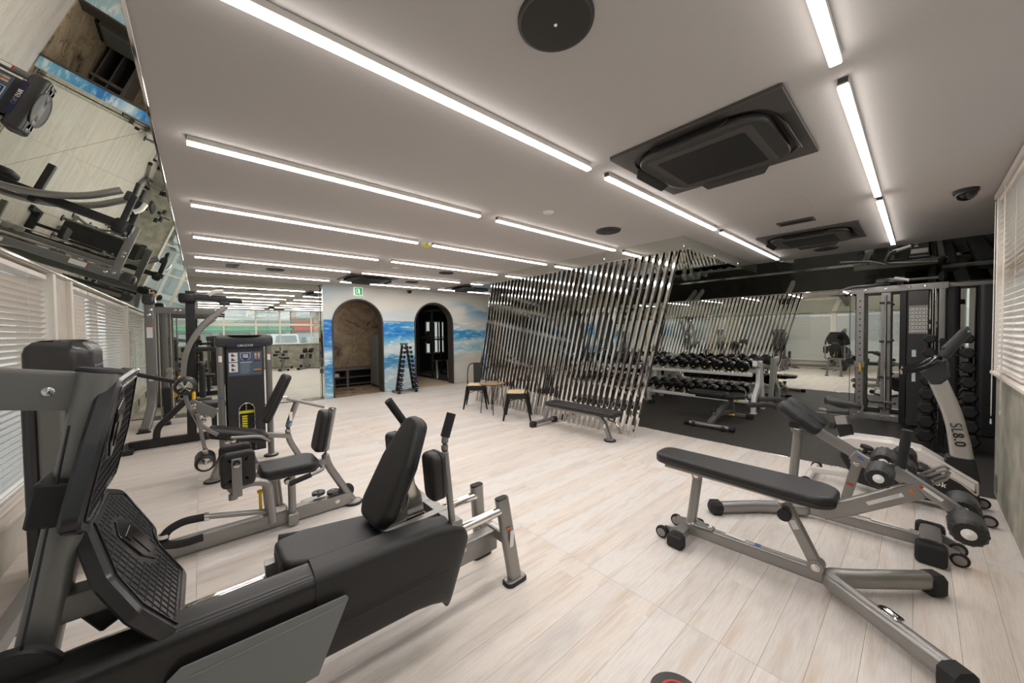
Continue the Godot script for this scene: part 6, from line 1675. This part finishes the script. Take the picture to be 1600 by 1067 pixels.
func cable_station() -> void:
	var x := 7.62
	var o := thing("cable_station", "silver cable and smith station with perforated upright and exercise chart panel", "exercise machine", Vector3(x, 0, -0.2))
	bar([Vector3(x, 0.12, -0.60), Vector3(x, 0.12, 0.0)], 0.07, 0.08, Vector3.UP, 0.008); part("base_beam", "silver", o)
	pri(rpoly([Vector2(-0.62, 0.28), Vector2(-0.54, 0.28), Vector2(-0.56, 0.12), Vector2(-0.65, 0.05), Vector2(-0.72, 0.05), Vector2(-0.72, 0.10)], 0.03), Vector3(x - 0.045, 0, 0), Vector3.BACK, Vector3.UP, Vector3(0.012, 0, 0), 0.002); part("corner_gusset", "silver", o)
	for g in [Vector3(x - 0.046, 0.21, -0.60), Vector3(x - 0.046, 0.16, -0.60), Vector3(x - 0.046, 0.11, -0.65), Vector3(x - 0.037, 0.125, -0.36)]: bolt(o, g, Vector3.LEFT, 0.01)
	bar([Vector3(x, 0.07, -0.60), Vector3(x, 2.0, -0.60)], 0.075, 0.085, Vector3.BACK, 0.006); var up := part("perforated_upright", "silver", o)
	for k in 18: lat(Vector3(x - 0.038, 0.3 + 0.092 * k, -0.60), Vector3.LEFT, [Vector2(0.011, 0), Vector2(0.010, 0.001)], 12); part("hole", "black", up)
	B(Vector3(x - 0.02, 0.90, -0.60), Vector3(0.13, 0.10, 0.12), 0.008); var cr := part("cable_carriage", "silver", o)
	lat(Vector3(x - 0.10, 0.86, -0.59), Vector3(0, -1, 0.1), [Vector2(0.012, -0.06), Vector2(0.016, 0), Vector2(0.014, 0.06)], 10); part("pull_pin", "yellow", cr)
	rod([Vector3(x - 0.05, 0.1, -0.71), Vector3(x - 0.05, 1.98, -0.71)], 0.004, 6); part("cable", "black", o)
	lat(Vector3(x - 0.04, 0.94, -0.70), Vector3.LEFT, [Vector2(0.05, -0.012), Vector2(0.045, 0), Vector2(0.05, 0.012)], 20); part("pulley", "black", o)
	bar([Vector3(x + 0.02, 0.15, -0.33), Vector3(x + 0.02, 1.98, -0.33)], 0.10, 0.06, Vector3.RIGHT, 0.006); part("rear_upright", "silver", o)
	rod([Vector3(x - 0.04, 0.24, -0.33), Vector3(x - 0.04, 1.93, -0.33)], 0.014, 12); part("guide_rod", "chrome", o)
	for y in [0.26, 0.72, 1.25, 1.82]: B(Vector3(x - 0.02, y, -0.33), Vector3(0.05, 0.03, 0.13), 0.004); part("guide_block", "charcoal", o)
	bar([Vector3(x, 2.02, -0.70), Vector3(x, 2.02, 0.25)], 0.08, 0.09, Vector3.UP, 0.008); part("top_beam", "silver", o)
	for z in [-0.55, -0.33, -0.1, 0.05]: bolt(o, Vector3(x - 0.041, 2.02, z), Vector3.LEFT, 0.011)
	rod(bend([Vector3(x - 0.12, 2.0, -0.86), Vector3(x - 0.12, 2.08, -0.72), Vector3(x - 0.1, 2.085, -0.5), Vector3(x, 2.1, -0.3)], 0.1), 0.018, 10); part("pull_up_bar", "silver", o)
	rod(bend([Vector3(x - 0.26, 2.1, -0.12), Vector3(x - 0.22, 2.15, -0.3), Vector3(x - 0.05, 2.13, -0.36), Vector3(x - 0.0, 2.13, 0.18)], 0.06), 0.02, 10); part("pull_up_bar", "silver", o)
	rod([Vector3(x - 0.26, 2.1, -0.1), Vector3(x - 0.22, 2.15, -0.24)], 0.024, 10); part("bar_grip", "label_white", o)
	B(Vector3(x - 0.02, 2.14, 0.2), Vector3(0.10, 0.14, 0.08), 0.03); part("end_cap", "rubber", o)
	for s in [-1, 1]:
		rod(bend([Vector3(x + 0.0, 0.35, -0.33 + 0.0), Vector3(x - 0.14, 0.36, -0.35 + 0.13 * s)], 0.05), 0.02, 10); part("storage_peg", "silver", o)
	# stack shroud with the chart
	bx(Vector3(x - 0.06, 0.07, -0.19), Vector3(x + 0.1, 1.97, -0.125), 0.004); part("stack_gap", "black", o)
	bx(Vector3(x - 0.08, 0.06, -0.12), Vector3(x + 0.1, 1.97, 0.085), 0.01); part("side_panel", "graphite", o)
	sheet("exercise_chart", exercise_print(), Vector3(x - 0.082, 1.56, -0.015), Vector3(0, 0, 0.18), Vector3(0, 0.40, 0), o)
	sticker(o, Vector3(x - 0.081, 0.79, -0.05), Vector3(0.001, 0.2, 0.035), "label_white"); sticker(o, Vector3(x - 0.0815, 0.885, -0.05), Vector3(0.001, 0.012, 0.035), "orange"); sticker(o, Vector3(x - 0.081, 1.09, -0.05), Vector3(0.001, 0.1, 0.04), "label_white"); sticker(o, Vector3(x - 0.0815, 1.135, -0.05), Vector3(0.001, 0.012, 0.04), "exit_green")
	rod(bend([Vector3(x - 0.09, 0.44, 0.05), Vector3(x - 0.12, 0.44, 0.06), Vector3(x - 0.12, 0.36, 0.06)], 0.02), 0.01, 8); part("hook", "chrome", o)
	rod([Vector3(x - 0.12, 0.42, 0.06), Vector3(x - 0.12, 0.33, 0.06)], 0.014, 10); part("hook_grip", "yellow", o)
	# cable column and the two curved dark towers
	for z in [0.115, 0.14]: rod([Vector3(x - 0.05, 0.1, z), Vector3(x - 0.05, 1.98, z)], 0.008, 8); part("guide_rod", "steel", o)
	bar([Vector3(x, 0.05, 0.20), Vector3(x, 2.05, 0.20)], 0.06, 0.07, Vector3.RIGHT, 0.008); part("cable_column", "silver", o)
	for g in [[0.27, 0.10], [0.60, 0.11]]:
		sweep([Vector3(x + 0.12, 0.03, g[0]), Vector3(x + 0.12, 2.0, g[0])], rrect(0.13, g[1] * 1.8, 0.06, 6), Vector3.BACK); part("stack_tower", "charcoal", o)
	bar([Vector3(x + 0.1, 2.02, 0.2), Vector3(x + 0.1, 2.02, 0.72)], 0.05, 0.05, Vector3.UP, 0.008); part("tower_link", "silver", o)

func exercise_print() -> Image:
	var im := Image.create(150, 330, false, Image.FORMAT_RGB8)
	im.fill(Color8(120, 118, 114))
	im.fill_rect(Rect2i(4, 6, 142, 14), Color8(158, 152, 142))
	for r in 7:
		for c in 5:
			im.fill_rect(Rect2i(6 + 28 * c, 28 + 42 * r, 25, 32), Color8(222, 218, 212))
			im.fill_rect(Rect2i(14 + 28 * c + (r * 3 + c * 5) % 6, 34 + 42 * r, 6, 20), Color8(70, 66, 64))
			im.fill_rect(Rect2i(11 + 28 * c, 40 + 42 * r + (r + c) % 5, 13, 5), Color8(96, 90, 86))
		im.fill_rect(Rect2i(6, 62 + 42 * r, 138, 4), Color8(92, 90, 86))
	return im

func exercise_bike() -> void:
	var x := 4.45
	var o := thing("exercise_bike", "white and black upright exercise bike with curved silver neck", "exercise bike", Vector3(x, 0, -0.1))
	# sloping white and black body
	var top := [ax(1307, 680, x), ax(1395, 688, x), ax(1440, 700, x), ax(1527, 748, x)]
	var P := func(v: Vector3) -> Vector2: return Vector2(v.z, v.y)
	var body := [P.call(ax(1318, 690, x)), P.call(ax(1400, 700, x)), P.call(ax(1445, 708, x)), P.call(ax(1528, 760, x)), Vector2(0.32, 0.07), Vector2(0.20, 0.055), Vector2(-0.2, 0.05), Vector2(-0.36, 0.07), Vector2(-0.47, 0.28)]
	pri(rpoly(body, 0.05, 3), Vector3(x - 0.075, 0, 0), Vector3.BACK, Vector3.UP, Vector3(0.15, 0, 0), 0.012); part("body", "black", o)
	# white upper band: a wide blade following the top of the body
	var blade := [P.call(ax(1306, 683, x)), P.call(ax(1330, 678, x)), P.call(ax(1395, 686, x)), P.call(ax(1440, 698, x)), P.call(ax(1528, 750, x)), P.call(ax(1528, 774, x)), P.call(ax(1500, 752, x)), P.call(ax(1430, 715, x)), P.call(ax(1390, 706, x)), P.call(ax(1310, 697, x))]
	pri(rpoly(blade, 0.012, 2), Vector3(x - 0.095, 0, 0), Vector3.BACK, Vector3.UP, Vector3(0.19, 0, 0), 0.02); part("white_band", "bike_white", o)
	lettering("Reebok", ax(1452, 752, x - 0.079), Vector3(0, -0.12, 1), Vector3(0, 1, 0.12), 0.035, "label_white", o, true)
	pri(PackedVector2Array([Vector2(-0.035, -0.012), Vector2(0.0, 0.012), Vector2(0.035, 0.022), Vector2(0.015, 0.0), Vector2(-0.01, -0.014)]), ax(1452, 741, x - 0.077), Vector3.BACK, Vector3.UP, Vector3(-0.003, 0, 0)); part("red_mark", "red", o)
	# neck
	var n0 := ax(1503, 716, x)
	sweep(bend([n0, ax(1497, 680, x), ax(1487, 642, x), ax(1470, 605, x), ax(1463, 590, x)], 0.1), rrect(0.10, 0.105, 0.03, 4), Vector3.BACK, true, [1.12, 1.1, 1.08, 1.05, 1.02, 1.0, 1.0, 1.0, 1.0, 1.0, 1.0, 1.0, 1.0, 1.0, 1.0, 1.0, 1.0, 1.0, 1.0, 1.0]); part("neck", "bike_silver", o)
	var nd := (ax(1488, 650, x) - ax(1501, 705, x)).normalized()
	var t1 := ax(1494, 668, x - 0.053)
	lettering("SL", t1 + nd * 0.0 + Vector3(-0.004, 0, 0), -nd, Vector3(0, 0.2, 1), 0.055, "black", o)
	lettering("8.0", t1 - nd * 0.092 + Vector3(-0.004, 0, 0), -nd, Vector3(0, 0.2, 1), 0.055, "black", o, true)
	pri(rpoly([P.call(ax(1500, 712, x)) + Vector2(-0.07, 0.0), P.call(ax(1500, 712, x)) + Vector2(0.07, 0.0), Vector2(0.32, 0.24), Vector2(0.13, 0.34)], 0.02), Vector3(x - 0.06, 0, 0), Vector3.BACK, Vector3.UP, Vector3(0.12, 0, 0), 0.01); part("neck_base", "black", o)
	# console and handlebars
	pri(rpoly([P.call(ax(1436, 580, x)), P.call(ax(1480, 556, x)), P.call(ax(1485, 588, x)), P.call(ax(1470, 600, x)), P.call(ax(1455, 600, x))], 0.02, 3), Vector3(x - 0.06, 0, 0), Vector3.BACK, Vector3.UP, Vector3(0.12, 0, 0), 0.012); part("console_mount", "charcoal", o)
	var ca := ax(1478, 548, x)
	var cb := ax(1516, 512, x)
	var cd := (cb - ca)
	pri(rrect(0.24, cd.length(), 0.03), (ca + cb) / 2, Vector3.RIGHT, cd.normalized(), cd.cross(Vector3.RIGHT).normalized() * 0.03, 0.008); part("console", "charcoal", o)
	for s in [-1, 1]:
		var q := Vector3(0.17 * s, 0, 0)
		rod(bend([ax(1470, 562, x), ax(1466, 560, x) + q * 0.9, ax(1440, 572, x) + q, ax(1412, 578, x) + q], 0.06), 0.027, 12); part("handlebar", "gloss_black", o)
		rod([ax(1474, 556, x) + q * 0.85, ax(1508, 518, x) + q * 0.85], 0.027, 12); part("upper_grip", "rubber", o)
		lat(ax(1411, 578, x) + q, Vector3(0, 0, -1), [Vector2(0.021, 0), Vector2(0.022, 0.01), Vector2(0.012, 0.016)], 12); part("grip_end", "chrome", o)
	# saddle and post
	var s0 := ax(1318, 648, x)
	bar([ax(1322, 682, x), ax(1313, 650, x)], 0.06, 0.08, Vector3.BACK, 0.012); part("seat_post", "bike_silver", o)
	bar([ax(1324, 684, x), ax(1318, 662, x)], 0.075, 0.10, Vector3.BACK, 0.014); part("post_sleeve", "black", o)
	lat(ax(1306, 666, x), Vector3(0, 0.1, -1), [Vector2(0.01, -0.04), Vector2(0.01, 0), Vector2(0.03, 0.004), Vector2(0.032, 0.04), Vector2(0.024, 0.046)], 16); part("adjust_knob", "rubber", o)
	bar([ax(1292, 643, x), ax(1325, 646, x)], 0.05, 0.03, Vector3.UP, 0.008); part("saddle_rail", "charcoal", o)
	rod([ax(1280, 637, x), ax(1292, 639, x)], 0.012, 10); part("saddle_lever", "steel", o)
	var rings := []
	for g in [[1288, 625, 0.02], [1290, 624, 0.075], [1297, 624, 0.115], [1308, 628, 0.105], [1320, 631, 0.06], [1335, 633, 0.035], [1344, 635, 0.028], [1346, 635.5, 0.012]]:
		var c := ax(g[0], g[1], x)
		var r := PackedVector3Array()
		for k in 16:
			var a := TAU * k / 16
			var hgt: float = 0.045 if g[2] > 0.05 else 0.032
			r.push_back(c + Vector3(cos(a) * g[2], sin(a) * hgt * (1.0 if sin(a) < 0 else 0.75) * (0.4 if g[2] < 0.022 else 1.0), 0))
		rings.append(r)
	loft(rings); part("saddle", "leather", o, 0.4)
	# crank, pedals, stabilisers
	lat(Vector3(x - 0.085, 0.24, -0.17), Vector3.LEFT, [Vector2(0.1, 0), Vector2(0.1, 0.012), Vector2(0.03, 0.02)], 26); part("crank_cover", "charcoal", o)
	for s in [-1, 1]:
		bar([Vector3(x + 0.10 * s, 0.24, -0.17), Vector3(x + 0.11 * s, 0.24 + 0.1 * s, -0.17 - 0.12 * s)], 0.016, 0.03, Vector3.UP, 0.004); part("crank", "silver", o)
		B(Vector3(x + 0.165 * s, 0.24 + 0.1 * s, -0.17 - 0.12 * s), Vector3(0.09, 0.025, 0.10), 0.008); part("pedal", "rubber", o)
	bar([Vector3(x, 0.085, -0.68), Vector3(x, 0.12, -0.3)], 0.06, 0.05, Vector3.UP, 0.01); part("frame_beam", "bike_white", o)
	rod([Vector3(x - 0.27, 0.05, -0.68), Vector3(x + 0.27, 0.05, -0.68)], 0.03, 12); part("stabiliser", "bike_white", o)
	rod([Vector3(x - 0.25, 0.05, 0.29), Vector3(x + 0.25, 0.05, 0.29)], 0.03, 12); part("stabiliser", "black", o)
	for s in [-1, 1]:
		lat(Vector3(x + 0.28 * s, 0.045, -0.68), Vector3.RIGHT, [Vector2(0.043, -0.03), Vector2(0.045, 0), Vector2(0.04, 0.03)], 14); part("rubber_foot", "rubber", o)
		caster(o, Vector3(x + 0.2 * s, 0.045, 0.345), Vector3.RIGHT)

# ---------- round foot of a machine at the edge of the frame ----------
func near_disc() -> void:
	var c := ay(1058, 1094)
	var o := thing("slider_disc", "black round disc with a red ring lying on the pale planks", "disc", c)
	lat(c, Vector3.UP, [Vector2(0.095, 0), Vector2(0.1, 0.004), Vector2(0.1, 0.018), Vector2(0.092, 0.024)], 40); part("disc", "graphite", o)
	lat(c + Vector3(0, 0.0235, 0), Vector3.UP, [Vector2(0.062, 0), Vector2(0.06, 0.002)], 40); part("red_ring", "red", o)
	lat(c + Vector3(0, 0.0245, 0), Vector3.UP, [Vector2(0.052, 0), Vector2(0.05, 0.003)], 40); part("centre", "black", o)

# ---------- the photographer, seen in the mirrors ----------
func smin(a: float, b: float, k: float) -> float:
	var h: float = max(k - abs(a - b), 0.0) / k
	return min(a, b) - h * h * k * 0.25

func field(p: Vector3, bones: Array) -> float:
	var d := 10.0
	for b in bones:
		var pa: Vector3 = p - b[0]
		var ba: Vector3 = b[1] - b[0]
		var h := clampf(pa.dot(ba) / max(ba.dot(ba), 1e-9), 0, 1)
		d = smin(d, (pa - ba * h).length() - lerpf(b[2], b[3], h), b[4] if b.size() > 4 else 0.04)
	return d

func nets(bones: Array, cell: float) -> void:
	var lo := Vector3.ONE * 99
	var hi := -lo
	for b in bones:
		var r: float = max(b[2], b[3]) + cell * 2
		for e in 2:
			lo = lo.min(b[e] - Vector3.ONE * r)
			hi = hi.max(b[e] + Vector3.ONE * r)
	var n := Vector3i(((hi - lo) / cell).ceil()) + Vector3i.ONE
	var v := PackedFloat32Array()
	v.resize(n.x * n.y * n.z)
	for i in n.x:
		for j in n.y:
			for k in n.z:
				v[(i * n.y + j) * n.z + k] = field(lo + Vector3(i, j, k) * cell, bones)
	var at := {}
	var id := func(i: int, j: int, k: int) -> int: return (i * n.y + j) * n.z + k
	for i in n.x - 1:
		for j in n.y - 1:
			for k in n.z - 1:
				var s := Vector3.ZERO
				var cnt := 0
				var base := (i * n.y + j) * n.z + k
				var corner := [v[base], v[base + n.y * n.z], v[base + n.z], v[base + n.y * n.z + n.z], v[base + 1], v[base + n.y * n.z + 1], v[base + n.z + 1], v[base + n.y * n.z + n.z + 1]]
				var neg := 0
				for c in corner: neg += 1 if c < 0 else 0
				if neg == 0 or neg == 8: continue
				for e in [[0, 1], [2, 3], [4, 5], [6, 7], [0, 2], [1, 3], [4, 6], [5, 7], [0, 4], [1, 5], [2, 6], [3, 7]]:
					var a: float = corner[e[0]]
					var b: float = corner[e[1]]
					if (a < 0) != (b < 0):
						var t := a / (a - b)
						var pa := Vector3(e[0] & 1, (e[0] >> 1) & 1, (e[0] >> 2) & 1)
						var pb := Vector3(e[1] & 1, (e[1] >> 1) & 1, (e[1] >> 2) & 1)
						s += pa.lerp(pb, t); cnt += 1
				at[base] = lo + (Vector3(i, j, k) + s / cnt) * cell
	var sx := n.y * n.z
	var sy := n.z
	for key in at:
		var f: float = v[key]
		for g in [[sx, sy, 1], [sy, 1, sx], [1, sx, sy]]:
			var o: int = key + g[0]
			if o >= v.size(): continue
			if (f < 0) == (v[o] < 0): continue
			var b: int = key - g[1]
			var c: int = key - g[1] - g[2]
			var d: int = key - g[2]
			if at.has(b) and at.has(c) and at.has(d):
				if f < 0: quad(at[key], at[d], at[c], at[b])
				else: quad(at[key], at[b], at[c], at[d])

func photographer() -> void:
	# stands in the corner behind the lens, camera held up to the face
	var f := Vector3(0.60, 0, -0.68).normalized()
	var r := Vector3(-f.z, 0, f.x)
	var b := -f * 0.27 + Vector3(-0.02, 0, 0.01)
	var o := thing("person", "person in dark clothes holding a camera up, standing by the near window wall", "person", Vector3(b.x, 0, b.z))
	var P := func(right: float, up: float, fwd: float) -> Vector3: return b + r * right + f * fwd + Vector3(0, up, 0)
	var legs := []
	for s in [-1, 1]:
		legs.append([P.call(0.09 * s, 0.90, 0.0), P.call(0.10 * s, 0.50, 0.015), 0.085, 0.06])
		legs.append([P.call(0.10 * s, 0.50, 0.015), P.call(0.11 * s, 0.09, -0.01), 0.058, 0.042])
	legs.append([P.call(-0.07, 0.93, 0.0), P.call(0.07, 0.93, 0.0), 0.10, 0.10])
	nets(legs, 0.022); var body := part("trousers", "trousers", o, 0.2)
	var tor := [[P.call(-0.06, 0.95, 0.0), P.call(0.06, 0.95, 0.0), 0.105, 0.105, 0.08], [P.call(0, 1.0, 0), P.call(0, 1.25, 0.0), 0.12, 0.13, 0.1], [P.call(-0.15, 1.36, 0.0), P.call(0.15, 1.36, 0.0), 0.06, 0.06, 0.1]]
	for s in [-1, 1]:
		tor.append([P.call(0.17 * s, 1.36, 0.0), P.call(0.20 * s, 1.14, 0.08), 0.055, 0.045])
		tor.append([P.call(0.20 * s, 1.14, 0.08), P.call(0.11 * s, 1.30, 0.185), 0.042, 0.034])
	nets(tor, 0.022); part("shirt", "shirt", o, 0.2)
	var head := [[P.call(0, 1.38, 0.0), P.call(0, 1.46, 0.01), 0.05, 0.05], [P.call(0, 1.50, 0.01), P.call(0, 1.57, 0.0), 0.068, 0.085], [P.call(0, 1.45, 0.05), P.call(0, 1.47, 0.05), 0.035, 0.045], [P.call(0, 1.505, 0.085), P.call(0, 1.485, 0.098), 0.012, 0.016, 0.015], [P.call(-0.03, 1.45, 0.078), P.call(0.03, 1.45, 0.078), 0.012, 0.012, 0.02]]
	for s in [-1, 1]:
		head.append([P.call(0.08 * s, 1.52, -0.005), P.call(0.082 * s, 1.48, -0.005), 0.014, 0.012, 0.012])
		# forearm end, palm, four fingers and a thumb closed round the camera
		var w: Vector3 = P.call(0.105 * s, 1.31, 0.19)
		var pm: Vector3 = P.call(0.078 * s, 1.405, 0.195)
		head.append([w, pm, 0.026, 0.03, 0.02])
		for k in 4:
			var y := 1.385 + 0.019 * k
			head.append([P.call(0.080 * s, y, 0.205), P.call(0.083 * s, y + 0.004, 0.242 - 0.004 * abs(k - 1)), 0.0095, 0.009, 0.008])
			head.append([P.call(0.083 * s, y + 0.004, 0.242 - 0.004 * abs(k - 1)), P.call(0.056 * s, y + 0.004, 0.252), 0.009, 0.008, 0.006])
		head.append([P.call(0.075 * s, 1.40, 0.185), P.call(0.05 * s, 1.425, 0.172), 0.0105, 0.009, 0.008])
	nets(head, 0.009); part("head_and_hands", "skin", o, 0.2)
	for s in [-1, 1]:
		lat(P.call(0.03 * s, 1.515, 0.074), f, [Vector2(0.009, 0), Vector2(0.008, 0.006), Vector2(0.003, 0.009)], 12); part("eye", "label_white", o)
	nets([[P.call(0, 1.585, -0.03), P.call(0, 1.60, 0.02), 0.09, 0.078, 0.05], [P.call(0, 1.52, -0.06), P.call(0, 1.56, -0.04), 0.06, 0.075, 0.05], [P.call(-0.05, 1.6, 0.05), P.call(0.05, 1.6, 0.05), 0.035, 0.035, 0.04]], 0.012); part("hair", "hair", o, 0.2)
	for s in [-1, 1]:
		nets([[P.call(0.115 * s, 0.045, -0.04), P.call(0.125 * s, 0.035, 0.14), 0.045, 0.036, 0.03]], 0.014); part("shoe", "rubber", o, 0.2)
	var c := thing("photo_camera", "black camera held in front of the face of the person", "camera", P.call(0, 1.42, 0.2))
	B(P.call(0, 1.435, 0.205), Vector3(0.14, 0.095, 0.05), 0.012, Basis(r, Vector3.UP, -f)); part("camera_body", "black", c)
	B(P.call(0, 1.49, 0.205), Vector3(0.05, 0.03, 0.045), 0.01, Basis(r, Vector3.UP, -f)); part("viewfinder", "black", c)
	lat(P.call(0, 1.435, 0.225), f, [Vector2(0.036, 0), Vector2(0.038, 0.02), Vector2(0.034, 0.028)], 20); part("lens_barrel", "charcoal", c)

func _ready() -> void:
	RNG.seed = 7
	camera_and_sky()
	materials()
	ceiling_lamps()
	room()
	blinds()
	on_ceiling()
	street()
	slat_screen()
	leg_press()
	decline_bench()
	hyperextension_bench()
	adduction_machine()
	leg_curl_machine()
	black_press_machine()
	cable_tower()
	cable_station()
	exercise_bike()
	chairs_and_table()
	flat_bench()
	adjustable_bench(Vector3(5.6, 0.004, -2.03), "adjustable black bench with yellow pins standing before the white dumbbell rack")
	adjustable_bench(Vector3(5.7, 0.004, -3.75), "adjustable black bench with yellow pins partly behind the chrome slats")
	dumbbell_rack(-1.87, "white two tier dumbbell rack in front of the mirror wall", "rack clear of the slats")
	dumbbell_rack(-3.95, "white two tier dumbbell rack hidden behind the chrome slats", "rack behind the slats")
	small_dumbbell_stand()
	hex_stand()
	near_disc()
	photographer()
